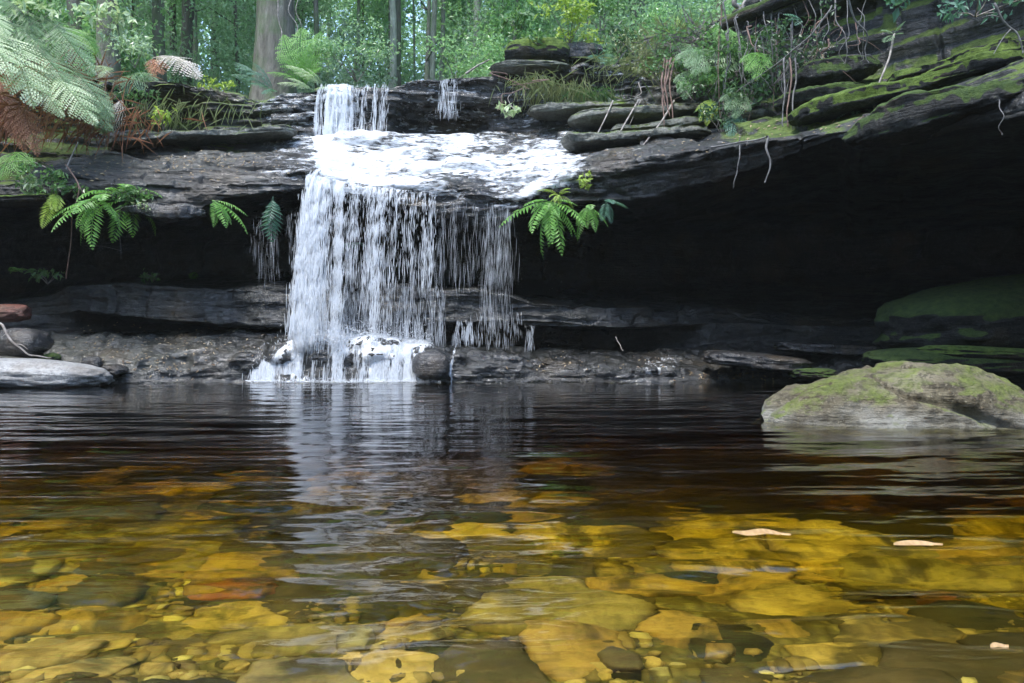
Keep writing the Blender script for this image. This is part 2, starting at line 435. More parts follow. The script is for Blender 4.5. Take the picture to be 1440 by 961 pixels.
# ------------------------------------------------------------ ground, pool bed
def bedz(X, Y):
    z = -np.interp(Y, [-1, 0.4, 1.0, 1.6, 2.5, 4.0, 6.0, 8.0, 12], [.0, .03, .07, .16, .42, .88, 1.7, 1.9, 1.9])
    z = z + 0.03 * vn(X * 1.3, Y * 1.3, 0, 5) * np.clip(Y, 0, 2) + 0.01 * vn(X * 5, Y * 5, 0, 6)
    z = z - .42 * np.exp(-((X - 1.9) / .9) ** 2 - ((Y - 3.2) / .7) ** 2) - .10 * np.exp(-((X - .95) / .35) ** 2 - ((Y - 1.65) / .14) ** 2)
    dl = np.maximum(np.abs(X) - (1.6 + 0.78 * np.clip(Y, 0, 9)), 0.15 - Y)
    dl = np.maximum(dl, 0)
    bank = np.minimum(dl * 0.42, 2.2) + np.clip(dl - 3, 0, 8) * 0.55
    bank = bank * (1 + .15 * vn(X * .4, Y * .4, 0, 9)) + (dl > 0) * .12 * vn(X * 1.1, Y * 1.1, 0, 8)
    return z + bank
gx = np.concatenate([np.linspace(-34, -8, 30)[:-1], np.linspace(-8, 8, 260), np.linspace(8, 34, 30)[1:]])
gy = np.concatenate([np.linspace(-26, -1, 30)[:-1], np.linspace(-1, 3, 120)[:-1], np.linspace(3, 11.5, 90)])
XX, YY = np.meshgrid(gx, gy, indexing='ij')
ZZ = bedz(XX, YY)
t = NT('pool_bed')
v = t.pos()
nn = t.noise(v, 3, 6, 0.6)
nb1 = t.noise(v, 1.3, 4, 0.6, 1.2)
c = t.ramp(nn, (0.3, (0.12, 0.09, 0.05)), (0.5, (0.32, 0.25, 0.13)), (0.7, (0.55, 0.44, 0.25)))
c = t.mix(t.ramp(nb1, (0.36, 0.85), (0.5, 0.0)), c, (0.05, 0.04, 0.025))
geo = t.n('ShaderNodeNewGeometry')
sz = t.n('ShaderNodeSeparateXYZ', i_0=geo.outputs['Position'])
bank_f = t.ramp(t.math('ADD', sz.outputs[2], 0.0), (0.05, 0.0), (0.2, 1.0))
c = t.mix(bank_f, c, t.mix(t.noise(v, 5, 6), (0.02, 0.03, 0.01), (0.07, 0.06, 0.03)))
vo = t.n('ShaderNodeTexVoronoi', i_Vector=v, i_Scale=38)
c = t.mix(t.ramp(vo.outputs['Distance'], (0.2, 0.0), (0.55, 0.6)), c, (0.05, 0.035, 0.02))
b = t.bsdf(Base_Color=c, Roughness=0.8, Normal=t.bump(t.math('ADD', t.noise(v, 20, 6), vo.outputs['Distance']), 0.5, 0.02))
M['bed'] = t.finish(b.outputs[0])
ground = link('ground', mesh('ground', np.stack([XX, YY, ZZ], -1).reshape(-1, 3), quads=grid_faces(*XX.shape), mat=M['bed'], smooth=True))
tag(ground, 'amber bed of the pool rising into dark forest banks', kind='structure')

# forest floor behind the lip
fx = np.linspace(-60, 60, 140); fy = np.linspace(10.5, 75, 110)
XX, YY = np.meshgrid(fx, fy, indexing='ij')
def floorz(X, Y):
    X = np.asarray(X, float); Y = np.asarray(Y, float)
    px = X / Y * FPX + CX
    Y15, z15 = c15(px)
    d = Y - Y15
    z = np.minimum(z15, 7.5) + np.where(d > 0, 0.17 * d, 2.5 * d) + 0.25 * vn(X * .35, Y * .35, 0, 33) * np.clip(d * .3, 0, 1) - 0.12 * np.clip(2 - d, 0, 2)
    return z + 0.05 * np.clip(np.abs(X) - 8, 0, 30)
ZZ = floorz(XX, YY)
t = NT('leaf_litter_ground')
v = t.pos()
c = t.ramp(t.noise(v, 2.5, 8, 0.65), (0.35, (0.015, 0.02, 0.008)), (0.5, (0.05, 0.045, 0.022)), (0.65, (0.05, 0.09, 0.02)))
b = t.bsdf(Base_Color=c, Roughness=0.9, Normal=t.bump(t.noise(v, 12, 8, 0.7), 0.8, 0.1))
M['litter_ground'] = t.finish(b.outputs[0])
_fq = grid_faces(*XX.shape)
_dd = (YY - c15(XX / YY * FPX + CX)[0]).ravel()
_fq = _fq[_dd[_fq].min(1) > 1.3]
ff = link('forest_floor', mesh('forest_floor', np.stack([XX, YY, ZZ], -1).reshape(-1, 3), quads=_fq, mat=M['litter_ground'], smooth=True))
tag(ff, 'sloping forest floor above the waterfall', kind='structure')

# ------------------------------------------------------------ pool water: a closed body, rippled on top
ny = 620
Yr = 0.12 * (9.75 / 0.12) ** (np.linspace(0, 1, ny) ** 0.62)
Yr[0] = 0.12
sx_ = np.concatenate([np.linspace(-1.5, -0.8, 50)[:-1], np.linspace(-0.8, 0.8, 420), np.linspace(0.8, 1.5, 50)[1:]])
WY = np.repeat(Yr[None, :], len(sx_), 0)
WX = sx_[:, None] * (WY + 0.9)
# wave fronts bulge out from the foot of the fall
cxw, cyw = -1.6, 11.5
rad = np.hypot((WX - cxw) * 0.55, WY - cyw)
rw = rad + 0.10 * fbm(WX * .7, WY * .7, 0, 2, 101)
kscale = np.interp(WY, [0, 1.5, 4, 9], [1.0, 1.0, 1.0, 1.0])
h = 0.0044 * fbm(WX * 2.4, rw * 8.5, 0, 4, 111, .55)
h = h + 0.0046 * vn(WX * 1.1, rw * 5.0, 0, 121)
h = h + 0.0016 * vn(WX * 5, WY * 18, 0, 131) + 0.0016 * vn(WX * 9, WY * 16, 0, 133) * np.exp(-WY / 2.5)
h = h * np.interp(WY, [0, 1.2, 3, 6, 9.5], [2.0, 2.1, 1.2, .8, .8]) * (1 + .35 * vn(WX * .6, WY * .5, 0, 141))
h = h + 0.010 * np.exp(-((WX + 1.9) / 1.4) ** 2) * sstep(7.6, 9.0, WY) * vn(WX * 14, WY * 14, 0, 151)
top = np.stack([WX, WY, h], -1).reshape(-1, 3)
nuw, nvw = WX.shape
fq = grid_faces(nuw, nvw)
# border ring to the underside
ring = np.concatenate([np.arange(nuw) * nvw, (nuw - 1) * nvw + np.arange(1, nvw), (np.arange(nuw - 2, -1, -1)) * nvw + nvw - 1, np.arange(nvw - 2, 0, -1)])
low = top[ring].copy(); low[:, 2] = -2.5
off = len(top)
k = len(ring)
ii = np.arange(k); jj = (ii + 1) % k
side = np.stack([ring[ii], off + ii, off + jj, ring[jj]], 1)[:, ::-1]
cen = np.array([[0, 4, -2.5]])
tris = np.stack([off + ii, np.full(k, off + k), off + jj], 1)[:, ::-1]
t = NT('pool_water')
v = t.pos(1, 3.2, 1)
nb = t.bump(t.noise(v, 9, 3, 0.5), 0.10, 0.01)
gl = t.n('ShaderNodeBsdfGlass', i_IOR=1.333, i_Roughness=0.0, i_Normal=nb, i_Color=(1, 1, 1))
t.set(t.out.inputs['Surface'], gl.outputs[0])
ab = t.n('ShaderNodeVolumeAbsorption', i_Color=(0.872, 0.822, 0.0), i_Density=6.0)
t.set(t.out.inputs['Volume'], ab.outputs[0])
M['water'] = t.m
wm = mesh('pool_water', np.concatenate([top, low, cen]), quads=np.concatenate([fq[:, ::1], side]), tris=tris, mat=M['water'], smooth=True)
import bmesh
_b = bmesh.new(); _b.from_mesh(wm); bmesh.ops.recalc_face_normals(_b, faces=_b.faces)
_up = [f for f in _b.faces if f.calc_center_median().z > -.1 and abs(f.normal.z) > .9][:1]
if _up and _up[0].normal.z < 0: bmesh.ops.reverse_faces(_b, faces=_b.faces)
_b.to_mesh(wm); _b.free()
water = link('water', wm)
tag(water, 'tea coloured clear pool water with fine ripples', kind='structure')

# ------------------------------------------------------------ rocks
def rock_mesh(name, dims, seed, mat, sub=5, flat=0.0, rough=0.18, strata=0.0, pw=2.6):
    bm = bmesh.new()
    bmesh.ops.create_icosphere(bm, subdivisions=sub, radius=1)
    me = bpy.data.meshes.new(name)
    bm.to_mesh(me); bm.free()
    n = len(me.vertices)
    a = np.zeros(n * 3, np.float32); me.vertices.foreach_get('co', a); a = a.reshape(-1, 3).astype(float)
    # superellipsoid: blockier than a ball
    L = (np.abs(a) ** pw).sum(1) ** (1 / pw)
    a = a / L[:, None]
    d = rough * fbm(a[:, 0] * 1.3 + seed, a[:, 1] * 1.3, a[:, 2] * 1.3, 4, seed) + rough * .35 * fbm(a[:, 0] * 5, a[:, 1] * 5, a[:, 2] * 5 + seed, 3, seed + 3)
    a = a * (1 + d)[:, None]
    if flat: a[:, 2] = np.where(a[:, 2] < 0, a[:, 2] * (1 - flat), a[:, 2])
    a = a * np.array(dims) / 2
    if strata:
        b, e = None, None
        q = a[:, 2] / strata + .3 * vn(a[:, 0] * 2, a[:, 1] * 2, 0, seed)
        Lq = np.floor(q); f = q - Lq
        s_ = (1 - np.abs(2 * f - 1) ** 4) * (0.6 + 0.4 * _h(Lq, Lq, Lq, seed)) * 0.12
        a[:, :2] *= (1 + s_ - .08)[:, None]
    me.vertices.foreach_set('co', a.astype(np.float32).ravel())
    me.polygons.foreach_set('use_smooth', np.full(len(me.polygons), True))
    me.materials.append(mat)
    me.update()
    return me

def rock(name, px, py, Y, dims, seed, mat, label, cat='rock', rot=(0, 0, 0), **kw):
    o = link(name, rock_mesh(name, dims, seed, mat, **kw), loc=P(px, py, Y), rot=[R(a) for a in rot])
    return tag(o, label, cat)

# the big boulder in the pool: traced ridge, real depth
bx = np.array([1072, 1080, 1095, 1130, 1160, 1200, 1232, 1262, 1300, 1345, 1385, 1420, 1460, 1540, 1600])
by = np.array([586, 572, 560, 545, 535, 531, 518, 509, 508, 516, 530, 546, 560, 585, 600])
Yb = 4.75
X0, X1 = (1070 - CX) / FPX * Yb, (1610 - CX) / FPX * Yb
nx_, nt_ = 260, 150
xs = np.linspace(X0, X1, nx_)
hz = CZ + (CY - np.interp(xs / Yb * FPX + CX, bx, by)) / FPX * Yb
hz = np.convolve(np.pad(hz, 4, 'edge'), np.ones(9) / 9, 'valid')
th = np.linspace(-0.25, math.pi + .25, nt_)
prof_w = 0.52 * np.sqrt(np.clip(1 - ((xs - (X0 + X1) / 2) / ((X1 - X0) / 2 + .01)) ** 2, 0.0, 1)) + .03
Xg = np.repeat(xs[:, None], nt_, 1)
ct = np.cos(th); st = np.sin(th)
Yg = Yb - np.sign(ct)[None] * np.abs(ct)[None] ** .75 * prof_w[:, None]
Zg = -0.25 + (hz[:, None] + 0.25) * np.sign(st)[None] * np.abs(st)[None] ** 0.72
nb_ = normals(Xg, Yg, Zg)
if nb_[130, 20, 1] > 0: nb_ = -nb_
dd = 0.055 * fbm(Xg * 2.6, Yg * 2.6, Zg * 3, 6, 201, .62) + 0.022 * fbm(Xg * 12, Yg * 12, Zg * 12, 3, 203)
dd = dd - .03 * np.exp(-(np.abs(vn(Xg * 2.1 + .3 * vn(Xg * 6, Zg * 6, 0, 4), Yg * 2.5, Zg * 3.5, 207)) / .07) ** 2) + .03 * vn(Xg * 5, Yg * 5, Zg * 7, 209)
dd = dd - 0.05 * np.exp(-(((Zg - .05) - (Xg - 2.75) * -0.42) / 0.025) ** 2) * sstep(2.4, 2.6, Xg) * (Yg < Yb)
Xg, Yg, Zg = Xg + nb_[..., 0] * dd, Yg + nb_[..., 1] * dd, Zg + nb_[..., 2] * dd
bo = link('boulder', mesh('boulder', np.stack([Xg, Yg, Zg], -1).reshape(-1, 3), quads=grid_faces(nx_, nt_), mat=M['boulder'], smooth=True, attrs={'pale': sstep(.11, .02, Zg + .06 * fbm(Xg * 5, Yg * 5, Zg * 5, 3, 7)) if False else np.clip((.12 - (Zg + .07 * fbm(Xg * 5, Yg * 5, Zg * 5, 3, 7))) / .07, 0, 1)}))
tag(bo, 'large pale lichen and moss covered boulder rising from the water at right', 'boulder')
rock('boulder', 1400, 442, 8.9, (2.6, 1.7, .78), 411, M['green_rock'], 'big green mossy boulder leaning in the dark cave at right', 'boulder', (6, -10, 0), rough=.2, pw=2.8)
rock('rock', 1438, 480, 8.6, (.35, .4, .3), 412, M['green_rock'], 'small mossy block beneath the green cave boulder', 'rock')
rock('rock_ledge', 1375, 509, 8.45, (2.3, .9, .30), 413, M['green_rock'], 'low mossy rock shelf behind the large pale boulder', 'rock ledge', (0, 1, -4), rough=.12, pw=4)
rock('rock_ledge', 1400, 498, 8.2, (1.6, .5, .16), 414, M['bright_moss'], 'bright green moss cushion lying on the low rock shelf', 'moss cushion', (0, 3, -6), rough=.2, pw=3)
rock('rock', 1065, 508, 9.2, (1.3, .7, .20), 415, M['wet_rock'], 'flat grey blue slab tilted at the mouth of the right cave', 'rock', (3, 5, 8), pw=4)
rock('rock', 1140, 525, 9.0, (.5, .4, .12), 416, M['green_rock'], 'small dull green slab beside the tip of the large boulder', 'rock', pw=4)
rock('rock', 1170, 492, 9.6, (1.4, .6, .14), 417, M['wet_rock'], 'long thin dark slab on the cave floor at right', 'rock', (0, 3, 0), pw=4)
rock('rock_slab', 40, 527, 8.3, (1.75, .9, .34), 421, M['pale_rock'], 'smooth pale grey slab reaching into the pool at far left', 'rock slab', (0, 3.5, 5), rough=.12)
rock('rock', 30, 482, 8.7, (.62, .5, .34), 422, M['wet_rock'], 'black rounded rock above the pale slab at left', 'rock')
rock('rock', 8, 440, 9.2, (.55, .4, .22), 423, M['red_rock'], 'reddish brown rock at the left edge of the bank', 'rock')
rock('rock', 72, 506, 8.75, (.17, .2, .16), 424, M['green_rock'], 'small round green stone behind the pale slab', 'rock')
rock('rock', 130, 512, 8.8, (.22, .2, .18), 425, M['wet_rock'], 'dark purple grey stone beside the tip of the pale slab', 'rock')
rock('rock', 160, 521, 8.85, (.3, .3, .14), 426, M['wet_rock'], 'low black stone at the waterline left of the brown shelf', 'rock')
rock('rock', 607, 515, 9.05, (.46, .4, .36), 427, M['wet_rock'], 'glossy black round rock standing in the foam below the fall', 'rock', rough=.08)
rock('boulder', 755, 78, 11.7, (1.05, .8, .44), 431, M['bright_moss'], 'yellow green mossy boulder on the upper lip right of the fall', 'boulder', rough=.1)
rock('rock', 815, 80, 11.9, (.8, .7, .36), 432, M['wet_rock'], 'dark rock beside the mossy boulder on the upper lip', 'rock')
rock('rock', 745, 100, 11.5, (1.2, .7, .12), 433, M['ledge_rock'], 'flat cracked slab under the mossy boulder on the upper lip', 'rock', pw=4)

def ledge(p0, p1, hgt, dep, seed, mat, label, cat='rock ledge'):
    a, b_ = P(*p0), P(*p1)
    n1, n2 = 160, 40
    s = np.linspace(0, 1, n1)[:, None]; th = np.linspace(0, 2 * math.pi, n2)[None]
    A, B = np.array(a), np.array(b_)
    c = A + (B - A) * s[..., None]
    L = (b_ - a).length
    taper = np.clip(np.minimum(s, 1 - s) * L / (hgt * 1.3), 0.05, 1) ** .4
    t2 = np.array(((b_ - a).normalized())); horiz = np.array([-t2[1], t2[0], 0]); horiz /= np.linalg.norm(horiz)
    ex = lambda c_: np.sign(c_) * np.abs(c_) ** .4
    wob = 1 + .3 * vn(s * L * 1.7, 0, 0, seed) + .12 * vn(s * L * 6, 0, 0, seed + 1)
    pts = c + horiz * (ex(np.cos(th)) * dep / 2 * taper * wob)[..., None] + np.array([0, 0, 1]) * (ex(np.sin(th)) * hgt / 2 * taper * wob)[..., None]
    dn = normals(pts[..., 0], pts[..., 1], pts[..., 2])
    if dn[80, 10, 2] < 0: dn = -dn
    q = 0.09 * fbm(pts[..., 0] * 2.6, pts[..., 1] * 2.6, pts[..., 2] * 6, 5, seed, .6) + .014 * fbm(pts[..., 0] * 12, pts[..., 1] * 12, pts[..., 2] * 24, 3, seed + 9)
    zq = pts[..., 2] - c[..., 2] + .02 * vn(pts[..., 0] * 2, 0, 0, seed)
    fq = zq / (hgt * .34); Lq = np.floor(fq); fq = fq - Lq
    q = q + .05 * (1 - np.abs(2 * fq - 1) ** 6) * (.5 + .5 * vn(pts[..., 0] * 1.6, Lq * 5.1, 0, seed + 5)) - .03
    pts = pts + dn * (q * min(1, hgt / .13))[..., None] * np.array([1, 1, .6])
    o = link('rock_ledge', mesh('rock_ledge', pts.reshape(-1, 3), quads=grid_faces(n1, n2), mat=mat, smooth=True))
    return tag(o, label, cat)
ledge((1110, 172, 8.6), (1460, 78, 7.3), .17, .55, 501, M['bright_moss'], 'long bright green mossy ledge rising to the right, lowest of the three')
ledge((1245, 118, 8.5), (1460, 62, 7.6), .17, .5, 502, M['bright_moss'], 'mossy ledge in the upper right corner above the long bright one')
ledge((1105, 116, 9.3), (1240, 92, 9.0), .20, .5, 503, M['green_rock'], 'short dark green mossy ledge under the hanging roots')
ledge((1090, 150, 9.2), (1215, 128, 8.9), .16, .5, 504, M['green_rock'], 'stubby mossy ledge between the roots and the long bright ledge')
ledge((1190, 196, 7.5), (1460, 118, 6.35), .30, .5, 505, M['green_rock'], 'thick dull green edge of rock overhanging the dark cave', 'rock ledge')
ledge((800, 172, 10.8), (1070, 148, 10.2), .16, .6, 506, M['ledge_rock'], 'pale green grey rock bed beneath the dead stalks')
ledge((860, 186, 10.5), (1090, 168, 9.8), .11, .6, 507, M['ledge_rock'], 'thin grey rock bed second below the dead stalks')
ledge((790, 205, 10.2), (1000, 186, 9.7), .13, .6, 508, M['ledge_rock'], 'lichen spotted rock bed just above the white water slide')
ledge((740, 160, 11.1), (900, 148, 11.0), .12, .5, 509, M['ledge_rock'], 'dark layered rock bed under the grass tufts')
ledge((150, 205, 10.1), (420, 186, 10.7), .12, .6, 510, M['ledge_rock'], 'sandy coloured rock bed across the left slope')
ledge((170, 296, 9.0), (290, 300, 9.1), .20, .3, 511, M['wet_rock'], 'blunt grey nub of rock hanging under the left ledge')
ledge((-60, 286, 9.0), (95, 282, 9.0), .10, .5, 512, M['bright_moss'], 'green mossy lip of rock at the far left under the creepers')
# ------------------------------------------------------------ stones under the water
def stone_mat(name, a, b_):
    t = NT(name)
    v = t.pos()
    oi = t.n('ShaderNodeObjectInfo')
    v = t.n('ShaderNodeVectorMath', operation='ADD', i_0=v, i_1=oi.outputs['Location']).outputs[0]
    c = t.mix(t.ramp(t.noise(v, 7, 7, 0.65, .8), (0.38, 0.0), (0.6, 1.0)), a, b_)
    c = t.mix(t.ramp(t.noise(v, 3.1, 4, 0.6, 1.5), (0.47, 0.0), (0.58, .85)), c, (0.05, 0.036, 0.02))
    c = t.mix(t.ramp(t.noise(v, 40, 4, 0.6), (0.5, 0.0), (0.75, 0.5)), c, (0.06, 0.04, 0.02))
    b = t.bsdf(Base_Color=c, Roughness=0.7, Normal=t.bump(t.noise(v, 18, 5), 0.3, 0.01))
    return t.finish(b.outputs[0])
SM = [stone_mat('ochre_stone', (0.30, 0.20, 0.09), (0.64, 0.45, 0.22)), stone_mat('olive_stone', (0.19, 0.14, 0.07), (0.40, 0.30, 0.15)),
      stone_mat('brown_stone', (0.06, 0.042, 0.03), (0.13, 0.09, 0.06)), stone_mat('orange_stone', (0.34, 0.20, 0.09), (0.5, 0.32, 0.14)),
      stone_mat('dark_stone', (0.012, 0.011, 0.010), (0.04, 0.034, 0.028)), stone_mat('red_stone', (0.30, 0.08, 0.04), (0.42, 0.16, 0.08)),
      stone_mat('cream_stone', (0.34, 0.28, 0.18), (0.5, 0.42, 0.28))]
def plate(w, l, h, seed, mat, name='stone', round_=False):
    r_ = random.Random(seed)
    n = 36
    k = r_.randint(4, 7)
    ph = r_.random() * 6.28
    ang = np.linspace(0, 2 * math.pi, n, endpoint=False)
    # polygonal radius with k corners, softened
    corners = sorted(r_.random() * .5 + i for i in range(k))
    ca = np.array(corners) / k * 2 * math.pi
    cr = np.array([r_.uniform(.75, 1.1) for _ in range(k)])
    cxs, cys = np.cos(ca) * cr, np.sin(ca) * cr
    rad = np.zeros(n)
    for i, a in enumerate(ang):
        best = 1.0
        for j in range(k):
            x0, y0, x1, y1 = cxs[j], cys[j], cxs[(j + 1) % k], cys[(j + 1) % k]
            dx, dy = math.cos(a), math.sin(a)
            den = dx * (y1 - y0) - dy * (x1 - x0)
            if abs(den) < 1e-6: continue
            t_ = (x0 * (y1 - y0) - y0 * (x1 - x0)) / den
            s_ = (x0 * dy - y0 * dx) / den
            if t_ > 0 and -1e-6 <= s_ <= 1.000001: best = t_; break
        rad[i] = best
    rad = (np.roll(rad, 1) + 2 * rad + np.roll(rad, -1)) / 4
    if round_: rad = .5 * rad + .5
    else: rad = rad * (1 + .16 * vn(np.cos(ang) * 1.7, np.sin(ang) * 1.7, 0, seed) + .08 * vn(np.cos(ang) * 4, np.sin(ang) * 4, 0, seed))
    rings = [(1.0, -.5), (1.05, 0.0), (1.0, .3), (.9, .47), (.6, .52), (.25, .5)]
    V = []
    for s_, z in rings:
        rr = rad * s_ * (1 + .03 * np.array([r_.uniform(-1, 1) for _ in range(n)]))
        zz = z * h + h * .12 * vn(np.cos(ang) * rr * 2, np.sin(ang) * rr * 2, 0, seed)
        V.append(np.stack([np.cos(ang) * rr * w / 2, np.sin(ang) * rr * l / 2, zz], 1))
    V = np.concatenate(V)
    V = np.concatenate([V, [[0, 0, .5 * h]], [[0, 0, -.5 * h]]])
    q = []
    for i in range(len(rings) - 1):
        for j in range(n):
            q.append((i * n + j, i * n + (j + 1) % n, (i + 1) * n + (j + 1) % n, (i + 1) * n + j))
    m = len(rings) - 1
    tr = [(m * n + j, m * n + (j + 1) % n, len(V) - 2) for j in range(n)] + [((j + 1) % n, j, len(V) - 1) for j in range(n)]
    return mesh(name, V, quads=q, tris=tr, mat=mat, smooth=True)
def bed_at(px, py):     # where the refracted view ray from the camera meets the bed
    dxp, dz = (px - CX) / FPX, (py - CY) / FPX
    Yw = CZ / dz
    # refraction at a flat surface
    L = math.sqrt(1 + dxp * dxp + dz * dz)
    hx, hy = dxp / L / 1.333, 1 / L / 1.333
    vz = math.sqrt(1 - hx * hx - hy * hy)
    X, Y, z = dxp * Yw, Yw, 0.0
    for _ in range(400):
        if z <= float(bedz(np.array(X), np.array(Y))): break
        X += hx * .01; Y += hy * .01; z -= vz * .01
    return X, Y
def put_stone(X, Y, w, l, h, mat, seed, label, group=None, round_=False, tiltx=0, rz=None, dz=.25, name='stone'):
    z = float(bedz(np.array(X), np.array(Y)))
    o = link(name, plate(w, l, h, seed, mat, name, round_), loc=(X, Y, z + h * dz), rot=(R(tiltx + rnd.uniform(-5, 5)), R(rnd.uniform(-5, 5)), R(rnd.uniform(0, 360) if rz is None else rz)))
    return tag(o, label, 'stone', group)
# the stones one can tell apart: px, py, size (m)
for (px, py, w, l, h, m, lab, rz) in [
    (1010, 925, .072, .06, .04, 3, 'square bright orange stone lying under the water near the front', 5),
    (1060, 820, .34, .26, .05, 3, 'orange arrow shaped slab under water below the floating leaf', 12),
    (1180, 770, .42, .50, .07, 0, 'broad amber slab under water right of the floating leaf', -8),
    (1310, 792, .62, .42, .05, 1, 'wide olive slab under water at right', 4),
    (340, 806, .36, .30, .07, 3, 'big orange slab under water at left', 6),
    (330, 838, .20, .10, .05, 5, 'red stone under water below the big orange slab', 0),
    (25, 815, .20, .22, .06, 6, 'cream coloured stone under water at the left edge', 10),
    (210, 770, .70, .60, .06, 1, 'large olive yellow slab under water at left', -6),
    (1320, 852, .12, .10, .05, 5, 'small orange red stone under water at right', 20),
    (760, 860, .42, .36, .05, 1, 'smooth olive slab under water below the white reflections', 0),
    (500, 910, .07, .11, .06, 6, 'pinkish upright pointed stone under water beneath the white reflections', 0),
    (870, 935, .13, .09, .04, 2, 'brown wedge stone under water left of the square orange one', -60),
    (580, 880, .11, .09, .05, 3, 'round amber stone under water beneath the white reflections', 0),
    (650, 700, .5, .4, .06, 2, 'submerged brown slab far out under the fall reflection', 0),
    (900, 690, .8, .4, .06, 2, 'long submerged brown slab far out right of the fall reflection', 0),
]:
    X, Y = bed_at(px, py)
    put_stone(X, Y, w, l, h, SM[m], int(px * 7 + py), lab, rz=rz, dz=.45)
# the rest, laid like paving: bigger and flatter farther out
placed = []
def scatter(n, y0, y1, wmin, wmax, group, label, seed, mats, flat=.22, round_=False, gap=.42):
    r_ = random.Random(seed)
    c_ = 0; tries = 0
    while c_ < n and tries < n * 40:
        tries += 1
        Y = r_.uniform(y0, y1)
        X = r_.uniform(-1, 1) * (0.78 * Y + .15)
        w = r_.uniform(wmin, wmax) * (1 + 0.0 * Y)
        if any((X - a) ** 2 + ((Y - b) * 1.3) ** 2 < (gap * (w + c)) ** 2 for a, b, c in placed): continue
        placed.append((X, Y, w))
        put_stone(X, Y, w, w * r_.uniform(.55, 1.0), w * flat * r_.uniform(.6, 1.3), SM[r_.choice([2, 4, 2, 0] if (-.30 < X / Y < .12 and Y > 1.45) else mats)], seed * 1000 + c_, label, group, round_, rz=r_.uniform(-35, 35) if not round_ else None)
        c_ += 1
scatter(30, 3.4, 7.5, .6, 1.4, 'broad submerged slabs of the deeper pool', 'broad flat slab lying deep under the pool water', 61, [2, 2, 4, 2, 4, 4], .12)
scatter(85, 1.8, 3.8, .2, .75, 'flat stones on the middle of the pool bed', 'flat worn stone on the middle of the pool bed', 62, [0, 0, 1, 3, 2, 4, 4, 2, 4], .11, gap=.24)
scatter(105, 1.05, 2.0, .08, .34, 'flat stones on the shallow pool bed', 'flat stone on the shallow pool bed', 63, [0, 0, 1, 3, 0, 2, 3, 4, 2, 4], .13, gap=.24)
scatter(60, .95, 1.3, .03, .07, 'small pebbles in the shallows', 'small rounded pebble in the shallows at the front', 64, [0, 0, 6, 0, 1, 2, 1], .6, True)
# gravel between and among the stones
ng = 5200
r_ = np.random.default_rng(44)
gyy = .88 + 1.5 * r_.random(ng) ** 1.5
gxx = r_.uniform(-1, 1, ng) * (.78 * gyy + .1)
keep = (r_.random(ng) < np.where(gxx < -.05, 1.0, .45)) & (vn(gxx * 5, gyy * 5, 0, 9) > -.35)
gxx, gyy = gxx[keep], gyy[keep]; ng = len(gxx)
gs = r_.uniform(.007, .024, ng)
bmg = bmesh.new(); bmesh.ops.create_icosphere(bmg, subdivisions=1, radius=1)
bv = np.array([v_.co[:] for v_ in bmg.verts]); bf = np.array([[v_.index for v_ in f_.verts] for f_ in bmg.faces]); bmg.free()
ang = r_.uniform(0, 6.28, ng)
sx3 = np.stack([gs, gs * r_.uniform(.6, 1, ng), gs * r_.uniform(.4, .8, ng)], 1)
pv = bv[None] * sx3[:, None] * (1 + .18 * r_.normal(0, 1, (ng, len(bv), 1)))
ca, sa = np.cos(ang)[:, None], np.sin(ang)[:, None]
pv = np.stack([pv[..., 0] * ca - pv[..., 1] * sa, pv[..., 0] * sa + pv[..., 1] * ca, pv[..., 2]], -1)
pv += np.stack([gxx, gyy, bedz(gxx, gyy) + gs * .35], 1)[:, None]
gf = (bf[None] + (np.arange(ng) * len(bv))[:, None, None]).reshape(-1, 3)
t = NT('mixed_gravel')
c = t.ramp(t.attr('tint'), (0.0, (0.05, 0.035, 0.02)), (.3, (0.22, 0.15, 0.08)), (.6, (0.34, 0.23, 0.11)), (.9, (0.42, 0.31, 0.16)), (1.0, (0.8, 0.68, 0.42)))
M['gravel'] = t.finish(t.bsdf(Base_Color=c, Roughness=.7).outputs[0])
tag(link('gravel', mesh('gravel', pv.reshape(-1, 3), tris=gf, mat=M['gravel'], smooth=True, attrs={'tint': np.repeat(r_.random(ng), len(bv))})), 'fine golden gravel in the shallow water at the front', 'gravel', kind='stuff')
